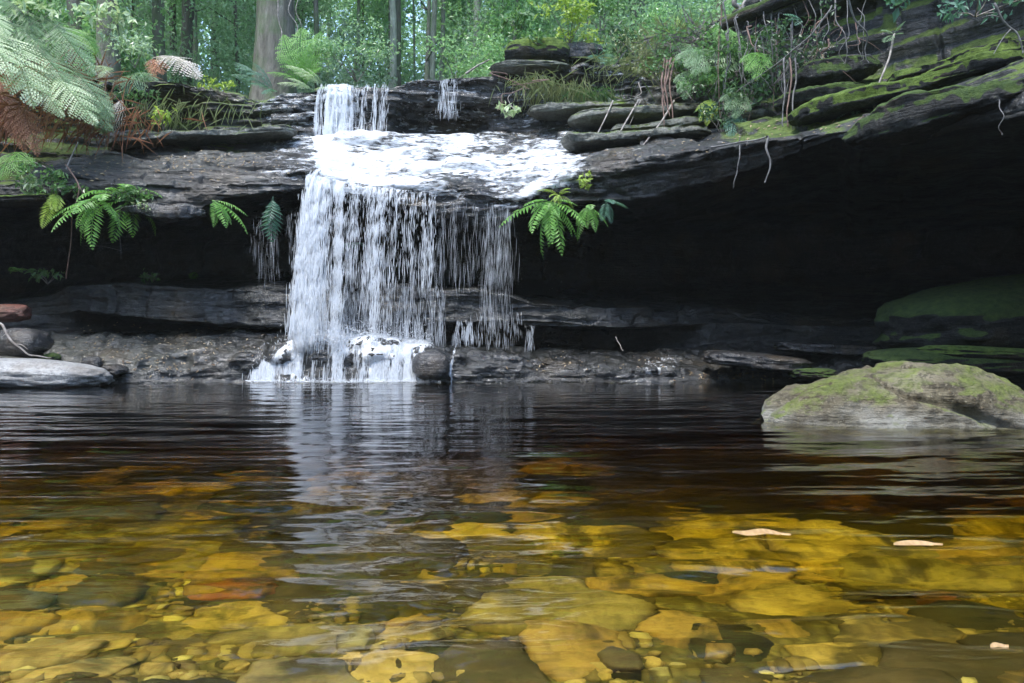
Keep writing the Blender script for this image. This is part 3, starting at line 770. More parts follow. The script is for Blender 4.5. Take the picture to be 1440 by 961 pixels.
# floating leaf and specks
def leaf_mat(name, a, b_, trans=.35, rough=.45, spec=.5):
    t = NT(name)
    oi = t.n('ShaderNodeObjectInfo')
    at = t.attr('tint')
    c = t.mix(at, a, b_)
    pr = t.bsdf(Base_Color=c, Roughness=rough)
    t.set(pr.inputs['Specular IOR Level'], spec)
    tr = t.n('ShaderNodeBsdfTranslucent', i_Color=t.mix(0.5, c, (c_ := (min(1, b_[0] * 1.3), min(1, b_[1] * 1.5), b_[2] * .8)), 'MIX'))
    mx = t.n('ShaderNodeMixShader', i_0=trans, i_1=pr.outputs[0], i_2=tr.outputs[0])
    return t.finish(mx.outputs[0])
M['tan_leaf'] = leaf_mat('dry_tan_leaf', (0.42, 0.25, 0.11), (0.66, 0.46, 0.24))
n_ = 24
s = np.linspace(0, 1, n_)
for (px, py, L, lab, curl, ym) in [(1070, 754, .15, 'curled tan leaf floating on the pool in front of the boulder', .007, 1), (1405, 913, .03, 'tiny white petal floating at the lower right', .002, 1), (1290, 768, .12, 'long pale leaf lying flat on the water at right', .001, 1)]:
    Yw = CZ / ((py - CY) / FPX)
    wv = .014 * np.sin(np.pi * s) ** .7 * (L / .11) + .0008
    zc = .002 + curl * (.5 + .5 * np.sin(s * 9.5 + px)) * (1 - .5 * s)
    V = []
    for k_, sg in enumerate((-1, 0, 1)):
        V.append(np.stack([(s - .5) * L, sg * wv * (.3 + .7 * (s < .82)) + .01 * np.sin(s * 4) * (L / .12), zc + (.005 if sg > 0 else .001 if sg else 0)], 1))
    V = np.stack(V, 1).reshape(-1, 3)
    tag(link('leaf', mesh('leaf', V, quads=grid_faces(n_, 3), mat=M['tan_leaf'], smooth=True, attrs={'tint': rng.random(len(V))}), loc=((px - CX) / FPX * Yw, Yw, 0.0), rot=(0, 0, R(4))), lab, 'leaf')

# ------------------------------------------------------------ the waterfall
def foam_mat(name, col=(0.92, 0.95, 0.98), lo=.42, hi=.58, sx=14, sz=2.2, dens=True, trans=.25, det=5):
    t = NT(name)
    v = t.pos(sx, sx * .7, sz)
    n = t.noise(v, 1.0, det, .65, .3)
    d = t.attr('dens')
    f = t.math('ADD', n, t.math('SUBTRACT', d, .5))
    a = t.ramp(f, (lo, 0.0), (hi, 1.0))
    n2 = t.noise(t.pos(sx * 2, sx * 2, sz * 2), 1.0, 4, .6)
    pr = t.bsdf(Base_Color=col, Roughness=.35, Normal=t.bump(t.math('ADD', n, n2), .8, .03))
    tl = t.n('ShaderNodeBsdfTranslucent', i_Color=col)
    mx = t.n('ShaderNodeMixShader', i_0=trans, i_1=pr.outputs[0], i_2=tl.outputs[0])
    tp = t.n('ShaderNodeBsdfTransparent')
    m2 = t.n('ShaderNodeMixShader', i_0=a, i_1=tp.outputs[0], i_2=mx.outputs[0])
    return t.finish(m2.outputs[0])
M['foam'] = foam_mat('foaming_water')
M['foam_flow_glints'] = foam_mat('white_water_and_glints', sx=7, sz=7, lo=.40, hi=.52)
t = NT('falling_water')
pr = t.bsdf(Base_Color=(.93, .96, .99), Roughness=.2)
tl = t.n('ShaderNodeBsdfTranslucent', i_Color=(.93, .96, .99))
mx = t.n('ShaderNodeMixShader', i_0=.4, i_1=pr.outputs[0], i_2=tl.outputs[0])
tp = t.n('ShaderNodeBsdfTransparent')
lwt = t.n('ShaderNodeLayerWeight', i_Blend=.3)
m2 = t.n('ShaderNodeMixShader', i_0=.38, i_1=mx.outputs[0], i_2=tp.outputs[0])
M['drops'] = t.finish(m2.outputs[0])

def streaks(P0, D, r):
    """thin tapered drops: centres P0 (n,3), half-length vectors D (n,3), radii r"""
    n = len(P0)
    ax = np.array([1.0, 0, 0]); 
    d = D / (np.linalg.norm(D, axis=1, keepdims=True) + 1e-9)
    e1 = np.cross(d, [0, 1, 0.02]); e1 /= np.linalg.norm(e1, axis=1, keepdims=True) + 1e-9
    e2 = np.cross(d, e1)
    V = np.zeros((n, 14, 3))
    V[:, 0] = P0 - D; V[:, 13] = P0 + D
    for i, (s_, rr) in enumerate([(-.55, .6), (.1, 1.0), (.6, .8)]):
        for j in range(4):
            a = j * math.pi / 2
            V[:, 1 + i * 4 + j] = P0 + D * s_ + (e1 * math.cos(a) + e2 * math.sin(a)) * (r * rr)[:, None]
    q, tr = [], []
    for j in range(4):
        k = (j + 1) % 4
        tr += [(0, 1 + k, 1 + j), (13, 9 + j, 9 + k)]
        q += [(1 + j, 1 + k, 5 + k, 5 + j), (5 + j, 5 + k, 9 + k, 9 + j)]
    o = (np.arange(n) * 14)[:, None, None]
    return V.reshape(-1, 3), (np.array(q)[None] + o).reshape(-1, 4), (np.array(tr)[None] + o).reshape(-1, 3)

def curtain(threads, n, x_jit, shutter, rad, seed, v0=.35, drift=0.0, clump=.5):
    """threads: (px_top, py_top, Y, py_bottom, weight); drops follow a falling parabola"""
    r_ = np.random.default_rng(seed)
    th = np.array(threads, float)
    w = th[:, 4] / th[:, 4].sum()
    idx = r_.choice(len(th), n, p=w)
    T = th[idx]
    X0 = (T[:, 0] - CX) / FPX * T[:, 2]; Z0 = CZ + (CY - T[:, 1]) / FPX * T[:, 2]; Z1 = CZ + (CY - T[:, 3]) / FPX * T[:, 2]
    tmax = np.sqrt(2 * (Z0 - Z1) / 9.8)
    u = r_.random(n)
    # even in height, with knots of denser water
    ktv = (u + .06 * np.sin(u * 37 + idx * 2.3)) ** .55
    t_ = np.clip(ktv, 0, 1) * tmax
    vz = 9.8 * t_
    f = t_ / tmax
    X = X0 + r_.normal(0, 1, n) * x_jit * (.35 + .9 * f) + drift * (Z0 - Z1) * f + .02 * np.sin(idx * 1.7 + f * 5)
    Y = T[:, 2] - v0 * t_ - .01 * r_.random(n)
    Z = Z0 - 4.9 * t_ ** 2
    sp = np.sqrt(v0 ** 2 + vz ** 2) + .6
    L = sp * shutter * r_.uniform(.5, 1.5, n) * .5
    D = np.stack([drift * .5 + r_.normal(0, .07, n), -v0 / sp * np.ones(n), -np.ones(n)], 1)
    D /= np.linalg.norm(D, axis=1, keepdims=True)
    return streaks(np.stack([X, Y, Z], 1), D * L[:, None], rad * r_.uniform(.35, 1.4, n) ** 1.0)

def build(name, parts, parent, mat):
    V, Q, T, o = [], [], [], 0
    for v, q, t_ in parts:
        V.append(v); Q.append(q + o); T.append(t_ + o); o += len(v)
    return link(name, mesh(name, np.concatenate(V), quads=np.concatenate(Q), tris=np.concatenate(T), mat=mat, smooth=True), parent)

def patch(name, u0, u1, r0, r1, parent, mat, dens, off=.02, step=1):
    """a film of water or painted glints lying on the cliff's own surface"""
    iu = np.where((uu >= u0) & (uu <= u1))[0]; iv = np.where((RID >= r0) & (RID <= r1))[0]
    a, b_ = iu[0], iu[-1] + 1; c, d = iv[0], iv[-1] + 1
    def sm(x):
        for _ in range(4):
            y = x.copy()
            y[1:-1, 1:-1] = (x[1:-1, 1:-1] * 2 + x[:-2, 1:-1] + x[2:, 1:-1] + x[1:-1, :-2] + x[1:-1, 2:]) / 6
            x = y
        return x
    X, Y, Z = [sm(q[a:b_, c:d]) for q in (GX2, GY2, GZ2)]
    n = N1[a:b_, c:d]
    o_ = off * (1 + .5 * fbm(X * 8, Y * 8, Z * 8, 2, 5))
    X, Y, Z = X + n[..., 0] * o_, Y + n[..., 1] * o_, Z + n[..., 2] * o_
    Uc, Rc = U[a:b_, c:d], RIDg[a:b_, c:d]
    return link(name, mesh(name, np.stack([X, Y, Z], -1).reshape(-1, 3), quads=grid_faces(*X.shape), mat=mat, smooth=True, attrs={'dens': dens(Uc, Rc)}), parent)

M['foam_fall'] = foam_mat('falling_sheet_water', sx=26, sz=2.0, lo=.44, hi=.68, det=6)
M['foam_flow_glints'] = foam_mat('white_water_and_glints', sx=6, sz=22, lo=.41, hi=.60, det=8)
def fall_sheet(name, u0, u1, topf, Yt, botf, v0, drift, densf, parent, n1=150, n2=70, seed=1, push=0.0):
    px = np.linspace(u0, u1, n1)
    Yt_ = np.full(n1, Yt) + .05 * vn(px / 14., 0, 0, seed)
    X0 = (px - CX) / FPX * Yt; Z0 = CZ + (CY - topf(px)) / FPX * Yt; Z1 = CZ + (CY - botf(px)) / FPX * Yt
    f = np.linspace(0, 1, n2)[None]
    tm = np.sqrt(2 * (Z0 - Z1) / 9.8)[:, None]
    tt = f ** .6 * tm
    X = X0[:, None] + drift * (Z0 - Z1)[:, None] * tt / tm + .012 * vn(px[:, None] / 6., tt * 6, 0, seed + 1)
    Y = Yt_[:, None] - v0 * tt - push + .03 * vn(px[:, None] / 5., tt * 5, 0, seed + 2)
    Z = Z0[:, None] - 4.9 * tt ** 2
    d = densf(np.repeat(px[:, None], n2, 1), np.repeat(f, n1, 0))
    return link(name, mesh(name, np.stack([X, Y, Z], -1).reshape(-1, 3), quads=grid_faces(n1, n2), mat=M['foam_fall'], smooth=True, attrs={'dens': d}), parent)
wf = empty('waterfall', P(520, 537, 9.2))
tag(wf, 'white waterfall pouring over the rock ledges in two drops', 'waterfall')
wf.location = (0, 0, 0)
# upper drop: rows between the foot (15) and the lip (17)
def d_up(u, r):
    u = u + 6 * vn(u / 9., r * 2.2, 0, 33) - 10 * np.clip(17 - r, 0, 3) / 3 * (u < 480)
    e = np.clip((u - 450) / 10, 0, 1) * (1 - np.clip((u - 530) / 22, 0, 1))
    core = np.exp(-((u - 472) / 16.) ** 2) * .35
    return .12 + e * .30 + core * 1.1 + .10 * vn(u / 5., 0, 0, 31) + .05 * vn(u / 11., r * 2, 0, 32) - (1 - e) * .5 - .10 * np.clip((u - 500) / 45, 0, 1)
rr0 = random.Random(12)
patch('upper_fall_film', 436, 566, 14.0, 18.2, wf, M['foam_fall'], d_up, .05)
thr = [(px, 120, 11.22, 196, (.3 + 2.6 * math.exp(-((px - 470) / 14) ** 2)) * rr0.expovariate(1)) for px in [450 + 98 * rr0.random() for _ in range(60)]]
thr2 = [(px, 112, 11.3, 168, .5) for px in (622, 627, 632, 638)]
build('upper_curtain', [curtain(thr, 1800, .014, .05, .0026, 1, v0=.5, drift=-.03), curtain(thr2, 260, .035, .04, .002, 2)], wf, M['drops'])
# the sliding sheet on the middle ledge (rows 12..14)
def d_mid(u, r):
    u = u + 22 * fbm(u / 30., r * 3, 0, 4, 77)
    r = r + .12 * fbm(u / 25., r * 2, 0, 3, 78)
    a = sstep(425, 450, u) * (1 - sstep(790, 930, u))
    main = (.50 + .10 * vn(u / 40., r * 3.0, 0, 79)) * a
    hole = .25 * np.exp(-((u - 655) / 35.) ** 2) * np.exp(-((r - 12.0) / .35) ** 2)
    core = .22 * np.exp(-((u - 480 - 25 * (12.5 - r)) / 42.) ** 2) + .10 * np.exp(-((r - 12.6) / .45) ** 2) * sstep(430, 460, u) * (1 - sstep(760, 830, u))
    fade = .42 * sstep(14.0, 14.8, r) * (1 - np.exp(-((u - 480) / 30.) ** 2))
    right = .12 * sstep(620, 800, u) * sstep(13, 14, r)
    right = right + .01 * sstep(560, 640, u)
    lowr = .22 * sstep(11.9, 11.4, r)
    return .0 + main + core - hole - fade - right - lowr - (1 - a) * .3
patch('sliding_sheet', 395, 960, 11.2, 15.4, wf, M['foam_flow_glints'], d_mid, .028)
# thin gleam on the long lip to the right
# main free fall
thr = []
rr = random.Random(5)
for k_ in range(130):
    px = rr.uniform(434, 616)
    top = np.interp(px, [434, 520, 614], [246, 262, 272])
    wgt = .25 + 3.2 * math.exp(-((px - 447) / 12) ** 2) + 1.5 * math.exp(-((px - 474) / 9) ** 2) + 1.1 * math.exp(-((px - 541) / 9) ** 2) + .7 * math.exp(-((px - 598) / 9) ** 2)
    wgt *= .55 if px > 500 else 1
    thr.append((px, top, 9.42, rr.uniform(464, 492) if px < 500 else rr.choice([398, 402, 404, 400, 440, 478]), wgt * rr.expovariate(1) ** 1.6))
topf = lambda px: np.interp(px, [434, 520, 614], [246, 262, 272])
d_main = lambda u, f: .20 - .05 * np.clip((u - 490) / 20, 0, 1) + .22 * np.exp(-((u - 447) / 13) ** 2) + .10 * np.exp(-((u - 476) / 9) ** 2) + .08 * np.exp(-((u - 541) / 10) ** 2) + .34 * np.exp(-(f / .25) ** 2) + .12 * vn(u / 7., f * 1.5, 0, 3) - .3 * (sstep(436, 431, u) if False else np.clip((438 - u) / 8, 0, 1)) - .3 * np.clip((u - 606) / 8, 0, 1) - .26 * f * np.clip((u - 458) / 25, 0, 1) - .16 * np.clip((f - .85) / .15, 0, 1)
fall_sheet('main_sheet', 428, 616, topf, 9.42, lambda px: 476 + 9 * vn(px / 9., 0, 0, 41), .45, -.045, d_main, wf, seed=3)
fall_sheet('side_sheet', 616, 724, lambda px: 284 + 0 * px, 9.5, lambda px: 462 + 0 * px, .12, -.01, lambda u, f: .13 + .07 * vn(u / 9., 0, 0, 5) + .06 * np.exp(-((u - 700) / 18) ** 2), wf, seed=4)
thr_s = [(px, 288, 9.5, rr.choice([400, 460]), rr.uniform(.2, 1)) for px in [622, 640, 655, 668, 683, 690, 697, 704, 712, 718]]
thr_l = [(px, 300, 9.45, rr.choice([365, 395]), rr.uniform(.2, 1)) for px in [360, 368, 380, 384, 392, 410, 421]]
build('main_curtain', [curtain(thr, 4800, .020, .05, .0026, 3, v0=.45, drift=-.045), curtain(thr, 3600, .05, .02, .0024, 4, v0=.6, drift=-.02), curtain([(438, 240, 9.4, 474, 1), (446, 240, 9.4, 474, 3), (455, 243, 9.4, 474, 3), (464, 248, 9.4, 472, 1)], 2600, .03, .04, .0042, 14, v0=.5, drift=-.06)], wf, M['drops'])
build('side_threads', [curtain(thr_s, 900, .035, .06, .0009, 5, v0=.12), curtain(thr_l, 240, .03, .05, .0010, 6, v0=.05)], wf, M['drops'])
# lower drips from the middle ledge
thr = [(px, 404 if px < 640 else 412, 9.66, np.interp(px, [480, 620, 760], [472, 484, 492]), rr.uniform(.3, 1)) for px in np.linspace(440, 625, 46)]
thr3 = [(px, 452, 9.8, 486, 1.0) for px in (642, 646, 651, 656, 660, 664)] + [(px, 458, 9.85, 492, .5) for px in (742, 746, 749)] + [(px, 440, 9.85, 488, .25) for px in np.linspace(665, 735, 16)]
build('ledge_drips', [curtain(thr, 1500, .025, .055, .0017, 7, v0=.1), curtain(thr3, 500, .016, .045, .0022, 8, v0=.15)], wf, M['drops'])
# film over the mounds at the foot
M['foam_foot'] = foam_mat('foot_foam', sx=19, sz=6, lo=.42, hi=.62, det=7)
def d_foot(u, r):
    u = u + 9 * fbm(u / 18., r * 2.5, 0, 3, 91)
    lft = 346 + 52 * np.clip(r - 1.1, 0, 1.2)
    a = np.clip((u - lft) / 14, 0, 1) * (1 - np.clip((u - 598) / 14, 0, 1))
    topw = .22 * np.clip((r - 1.55) / .35, 0, 1) * (1 - np.clip((r - 3.0) / .5, 0, 1))
    legs = .20 * vn(u / 10., 0, 0, 5) + .22 * np.exp(-((u - lft - 12) / 14.) ** 2) + .10 * np.exp(-((u - 545) / 25.) ** 2) - .12 * np.exp(-((u - 492) / 18.) ** 2) - .14 * np.exp(-((u - 438) / 22.) ** 2)
    legs = legs * (r < 1.9)
    trick = .5 * np.exp(-((u - 637) / 4.) ** 2)
    rt = (.20 * sstep(890, 920, u) * (1 - sstep(955, 975, u)) + .16 * sstep(690, 800, u) * (1 - sstep(900, 1000, u)) * (r > 1.7)) * (r < 2.6)
    return a * (.50 + legs + topw) + (1 - a) * .05 + trick + rt * 1.1
patch('foot_film', 330, 1000, .9, 3.8, wf, M['foam_foot'], d_foot, .008)
foot = []
for k_ in range(70):
    px = rr.uniform(368, 604)
    ty = np.interp(px, [368, 400, 440, 600], [508, 490, 480, 490])
    w_ = .25 + math.exp(-((px - 395) / 22) ** 2) + .8 * math.exp(-((px - 548) / 26) ** 2) + .3 * math.exp(-((px - 470) / 10) ** 2)
    foot.append((px, ty, 9.20, 536, w_ * rr.expovariate(1)))
footl = [(px, np.interp(px, [366, 420], [508, 482]), 9.22, 534, 1) for px in np.linspace(366, 425, 22)]
build('foot_cascade', [curtain(foot, 4200, .018, .05, .0030, 21, v0=.45, drift=-.02), curtain(footl, 1300, .025, .05, .0036, 22, v0=.35, drift=-.28)], wf, M['drops'])
patch('painted_glints', 330, 450, 11.6, 17.2, wf, M['foam_flow_glints'], lambda u, r: .385 + .04 * vn(u / 12., r * 3, 0, 61) - .3 * (1 - np.clip((u - 335) / 40, 0, 1)) + .05 * np.clip((u - 400) / 40, 0, 1), .006)  # white flecks painted over the slope as wet highlights
patch('painted_lip_glints', 560, 960, 13.5, 17.4, wf, M['foam_flow_glints'], lambda u, r: .365 + .05 * vn(u / 16., r * 3, 0, 62) + .07 * np.exp(-((u - 855) / 14.) ** 2) * (r > 15) + .07 * np.exp(-((u - 905) / 16.) ** 2) * (r > 15.5) - .2 * np.clip((u - 930) / 30, 0, 1), .006)  # sparkle of the upper rock painted as sparse white flecks
# splash drops above the foot
n = 2200
r_ = np.random.default_rng(9)
px = np.concatenate([r_.normal(480, 48, n // 2), r_.uniform(360, 610, n // 2)])
base = np.interp(px, [350, 400, 440, 600, 640], [520, 490, 472, 480, 490])
py = base + 8 - np.abs(r_.normal(0, 13, n)) 
Yd = 9.3 + r_.normal(0, .16, n)
C0 = np.stack([(px - CX) / FPX * Yd, Yd, CZ + (CY - py) / FPX * Yd], 1)
dr = np.stack([r_.normal(0, .6, n), r_.normal(0, .3, n), r_.normal(.2, .8, n)], 1); dr /= np.linalg.norm(dr, axis=1, keepdims=True)
px2 = r_.uniform(352, 620, 1300); Y2 = 8.98 + r_.normal(0, .05, 1300)
C2 = np.stack([(px2 - CX) / FPX * Y2, Y2, np.abs(r_.normal(0, .022, 1300))], 1)
dr2 = np.stack([r_.normal(0, .6, 1300), r_.normal(0, .2, 1300), np.abs(r_.normal(.0, .8, 1300))], 1); dr2 /= np.linalg.norm(dr2, axis=1, keepdims=True)
build('splash', [streaks(C0, dr * r_.uniform(.006, .028, n)[:, None], r_.uniform(.0012, .0042, n)), streaks(C2, dr2 * r_.uniform(.004, .018, 1300)[:, None], r_.uniform(.0012, .004, 1300))], wf, M['drops'])
# foam line where the water lands in the pool
nx2 = 500
pxs = np.linspace(345, 1010, nx2)
Yc, _ = c1Y(pxs)
V = []; dn = []
for j, o_ in enumerate(np.linspace(-.30, .12, 10)):
    Yj = Yc - .02 + o_
    V.append(np.stack([(pxs - CX) / FPX * Yj, Yj, (.014 + .012 * vn(pxs / 5., Yj * 12, 0, 9)) + 0 * Yj], 1)); dn.append(np.where(pxs < 610, .56, .24) - abs(o_ + .02) * 1.6 + .12 * vn(pxs / 9, o_ * 20, 0, 8))
V = np.stack(V, 1).reshape(-1, 3); dn = np.stack(dn, 1)
link('pool_foam', mesh('pool_foam', V, quads=grid_faces(nx2, 10), mat=M['foam_flow_glints'], smooth=True, attrs={'dens': dn}), wf)
HAZE = 0.0008
# ------------------------------------------------------------ plants: builders
def leaves_geo(C, D, Nn, L, Wd, fold=.18):
    """folded pointed leaves: base C, direction D, normal N, length L, width Wd -> 6 verts, 4 tris each"""
    n = len(C)
    D = D / (np.linalg.norm(D, axis=1, keepdims=True) + 1e-9)
    Sd = np.cross(D, Nn); Sd /= np.linalg.norm(Sd, axis=1, keepdims=True) + 1e-9
    Nn = np.cross(Sd, D)
    L = np.broadcast_to(L, n)[:, None]; Wd = np.broadcast_to(Wd, n)[:, None]
    V = np.zeros((n, 4, 3))
    V[:, 0] = C
    V[:, 1] = C + D * L * .42 + Sd * Wd * .5 + Nn * Wd * fold
    V[:, 2] = C + D * L - Nn * L * .12
    V[:, 3] = C + D * L * .42 - Sd * Wd * .5 + Nn * Wd * fold
    o = (np.arange(n) * 4)[:, None, None]
    T = (np.array([(0, 1, 2), (0, 2, 3)])[None] + o).reshape(-1, 3)
    return V.reshape(-1, 3), T

def tube_geo(pts, rad, ns=5):
    pts = np.asarray(pts, float); n = len(pts)
    rad = np.broadcast_to(rad, n)
    d = np.gradient(pts, axis=0); d /= np.linalg.norm(d, axis=1, keepdims=True) + 1e-9
    ref = np.array([0.3, 1, 0.1]) if abs(d[:, 1]).mean() < .8 else np.array([1, 0, .2])
    e1 = np.cross(d, ref); e1 /= np.linalg.norm(e1, axis=1, keepdims=True) + 1e-9
    e2 = np.cross(d, e1)
    a = np.linspace(0, 2 * math.pi, ns, endpoint=False)
    V = pts[:, None] + (e1[:, None] * np.cos(a)[None, :, None] + e2[:, None] * np.sin(a)[None, :, None]) * rad[:, None, None]
    q = []
    for i in range(n - 1):
        for j in range(ns):
            q.append((i * ns + j, i * ns + (j + 1) % ns, (i + 1) * ns + (j + 1) % ns, (i + 1) * ns + j))
    return V.reshape(-1, 3), np.array(q)

def spline(pts, n=24):
    p = np.array(pts, float)
    if len(p) == 2: p = np.array([p[0], (p[0] + p[1]) / 2, p[1]])
    t_ = np.linspace(0, 1, len(p)); s_ = np.linspace(0, 1, n)
    out = np.stack([np.interp(s_, t_, p[:, k]) for k in range(3)], 1)
    for _ in range(3): out[1:-1] = (out[:-2] + 2 * out[1:-1] + out[2:]) / 4
    return out

def combine(parts):
    V, Q, T, A, o = [], [], [], [], 0
    for v, q, t_, a in parts:
        V.append(v); A.append(np.broadcast_to(a, len(v)))
        if q is not None and len(q): Q.append(np.asarray(q) + o)
        if t_ is not None and len(t_): T.append(np.asarray(t_) + o)
        o += len(v)
    return np.concatenate(V), (np.concatenate(Q) if Q else None), (np.concatenate(T) if T else None), np.concatenate(A)

def frond_mesh(L, Wf, npair, p0, droop, bip, seed, mat, bare=.15, shape='fern', name='frond'):
    r_ = np.random.default_rng(seed)
    ns_ = 28
    s = np.linspace(0, 1, ns_)
    pitch = R(p0) - R(droop) * s ** 1.15
    dx = np.cos(pitch) * L / ns_; dz = np.sin(pitch) * L / ns_
    x = np.concatenate([[0], np.cumsum(dx)[:-1]]); z = np.concatenate([[0], np.cumsum(dz)[:-1]])
    y = .05 * L * np.sin(s * 3 + seed) * s
    pts = np.stack([x, y, z], 1)
    parts = []
    v, q = tube_geo(pts, .0045 * L ** .5 * (1.15 - s) + .0006, 4)
    parts.append((v, q, None, .15))
    C, D, N_, Ln, Wn, Tn = [], [], [], [], [], []
    for i in range(npair):
        f = bare + (1 - bare) * (i + .3) / npair
        k = f * (ns_ - 1); k0 = min(int(k), ns_ - 2); fr = k - k0
        c_ = pts[k0] * (1 - fr) + pts[k0 + 1] * fr
        tg = pts[k0 + 1] - pts[k0]; tg /= np.linalg.norm(tg)
        u = (f - bare) / (1 - bare)
        wl = Wf * (math.sin(math.pi * min(1, u * .93 + .09) ** .75) ** .8 if shape == 'fern' else (1 - u) ** .8 * (1 - .3 * math.exp(-u * 12))) * r_.uniform(.88, 1.08) + .004
        for sg in (-1, 1):
            side_ = np.array([0, sg, 0.0])
            d_ = side_ * math.cos(.45) + tg * math.sin(.45 + .35 * u)
            up_ = np.cross(tg, [0, 1, 0]); up_ = up_ if up_[2] > 0 else -up_
            d_ = d_ - np.array([0, 0, .22 + .1 * r_.normal()]) * 1
            d_ /= np.linalg.norm(d_)
            if not bip:
                C.append(c_); D.append(d_); N_.append(up_ + r_.normal(0, .12, 3)); Ln.append(wl); Wn.append((L / npair) * .55); Tn.append(r_.random())
            else:
                m = max(4, int(bip * wl / Wf))
                tn = r_.random()
                for j in range(m):
                    g_ = (j + .5) / m
                    cc = c_ + d_ * wl * g_ - np.array([0, 0, 1]) * wl * .16 * g_ * g_
                    ll = (L / npair) * .85 * (1 - g_) ** .6 + .003
                    for s2 in (-1, 1):
                        dd2 = tg * s2 * .9 + d_ * .45
                        C.append(cc); D.append(dd2); N_.append(up_ + r_.normal(0, .15, 3)); Ln.append(ll); Wn.append(wl / m * .72); Tn.append(min(1, max(0, tn + r_.normal(0, .15))))
    v, t_ = leaves_geo(np.array(C), np.array(D), np.array(N_), np.array(Ln), np.array(Wn), .08)
    parts.append((v, None, t_, np.repeat(Tn, 4)))
    V, Q, T, A = combine(parts)
    return mesh(name, V, quads=Q, tris=T, mat=mat, attrs={'tint': A})

M['fern'] = leaf_mat('fresh_fern_green', (0.10, 0.25, 0.05), (0.24, 0.46, 0.11), .4)
M['fern_yellow'] = leaf_mat('yellow_green_leaf', (0.25, 0.38, 0.06), (0.45, 0.55, 0.12), .4)
M['fern_teal'] = leaf_mat('blue_green_fern', (0.06, 0.15, 0.10), (0.14, 0.28, 0.20), .35)
M['fern_silver'] = leaf_mat('silvery_fern', (0.24, 0.35, 0.17), (0.58, 0.66, 0.44), .3)
M['fern_mid'] = leaf_mat('tree_fern_green', (0.10, 0.18, 0.08), (0.24, 0.36, 0.20), .35)
M['fern_dead'] = leaf_mat('dead_brown_frond', (0.24, 0.09, 0.05), (0.52, 0.27, 0.16), .25, .7)
M['fern_pink'] = leaf_mat('faded_pinkish_frond', (0.42, 0.38, 0.33), (0.68, 0.62, 0.58), .3)
M['leaf_dark'] = leaf_mat('dark_shrub_leaf', (0.03, 0.07, 0.03), (0.09, 0.17, 0.07), .3, .35)
M['leaf_mid'] = leaf_mat('shrub_leaf', (0.06, 0.14, 0.05), (0.18, 0.32, 0.12), .4, .35)
M['forest_a'] = leaf_mat('forest_leaf_teal', (0.10, 0.21, 0.10), (0.38, 0.54, 0.33), .45, .3)  # forest leaf colours lightened to stand in for haze
M['forest_b'] = leaf_mat('forest_leaf_green', (0.11, 0.24, 0.09), (0.36, 0.56, 0.28), .45, .3)
M['forest_c'] = leaf_mat('forest_leaf_grey', (0.13, 0.21, 0.13), (0.46, 0.58, 0.42), .4, .3)
t = NT('bark')
v = t.pos(1, 1, .25)
c = t.ramp(t.noise(v, 9, 8, .7), (.3, (0.05, 0.045, 0.035)), (.6, (0.17, 0.16, 0.13)), (.75, (0.28, 0.27, 0.23)))
c = t.mix(t.ramp(t.noise(t.pos(), 2.2, 5), (.45, 0.), (.6, .7)), c, (0.07, 0.12, 0.04))
M['bark'] = t.finish(t.bsdf(Base_Color=c, Roughness=.85, Normal=t.bump(t.noise(v, 22, 6, .7), .8, .05)).outputs[0])
t = NT('pale_bark')
c = t.ramp(t.noise(t.pos(1, 1, .3), 7, 7, .7), (.3, (0.10, 0.11, 0.08)), (.55, (0.30, 0.32, 0.25)), (.75, (0.5, 0.52, 0.44)))
M['pale_bark'] = t.finish(t.bsdf(Base_Color=c, Roughness=.8, Normal=t.bump(t.noise(t.pos(1, 1, .3), 22, 6, .7), .6, .03)).outputs[0])
def plain(name, a, b_, rough=.7):
    t = NT(name)
    c = t.mix(t.ramp(t.noise(t.pos(), 14, 5, .65), (.35, 0.), (.65, 1.)), a, b_)
    return t.finish(t.bsdf(Base_Color=c, Roughness=rough, Normal=t.bump(t.noise(t.pos(), 40, 4), .4, .01)).outputs[0])
M['twig'] = plain('grey_twig', (0.12, 0.10, 0.085), (0.34, 0.31, 0.28))
M['root'] = plain('pale_root', (0.05, 0.048, 0.045), (0.19, 0.185, 0.18))
M['twig_brown'] = plain('brown_stalk', (0.09, 0.05, 0.04), (0.22, 0.14, 0.11))
M['grass'] = leaf_mat('dry_green_grass', (0.12, 0.17, 0.06), (0.34, 0.36, 0.20), .3)

def Y_at(px, py):
    return hit(px, py)[0].y

_fc = {}
def frond_variant(key, *a, **k):
    if key not in _fc: _fc[key] = [frond_mesh(*a, seed=s_, **k) for s_ in (1, 2, 3)]
    return _fc[key]
def fern(px, py, L, n, mat, label, yaw=(-150, -30), pitch=(10, 50), droop=(0,), size_var=.25, Y=None, bip=0, npair=18, wf_=.26, seed=0, dr=110, group=None, cat='fern', shape='fern'):
    r_ = random.Random(seed + int(px * 3 + py))
    base = hit(px, py, .02 if py < 240 else .22)[0] if Y is None else P(px, py, Y)
    e = empty('fern', base)
    tag(e, label, cat, group)
    ms = frond_variant((mat, dr, bip, npair, wf_, shape), 1.0, wf_, npair, 0, dr, bip, mat=M[mat], shape=shape)
    for i in range(n):
        yw = yaw[0] + (yaw[1] - yaw[0]) * ((i + .5 + r_.uniform(-.3, .3)) / n)
        pt = r_.uniform(*pitch)
        sc = L * (1 + r_.uniform(-size_var, size_var))
        link('frond', ms[i % 3], e, rot=(R(r_.uniform(-14, 14)), R(-pt), R(yw)), scale=sc)
    return e
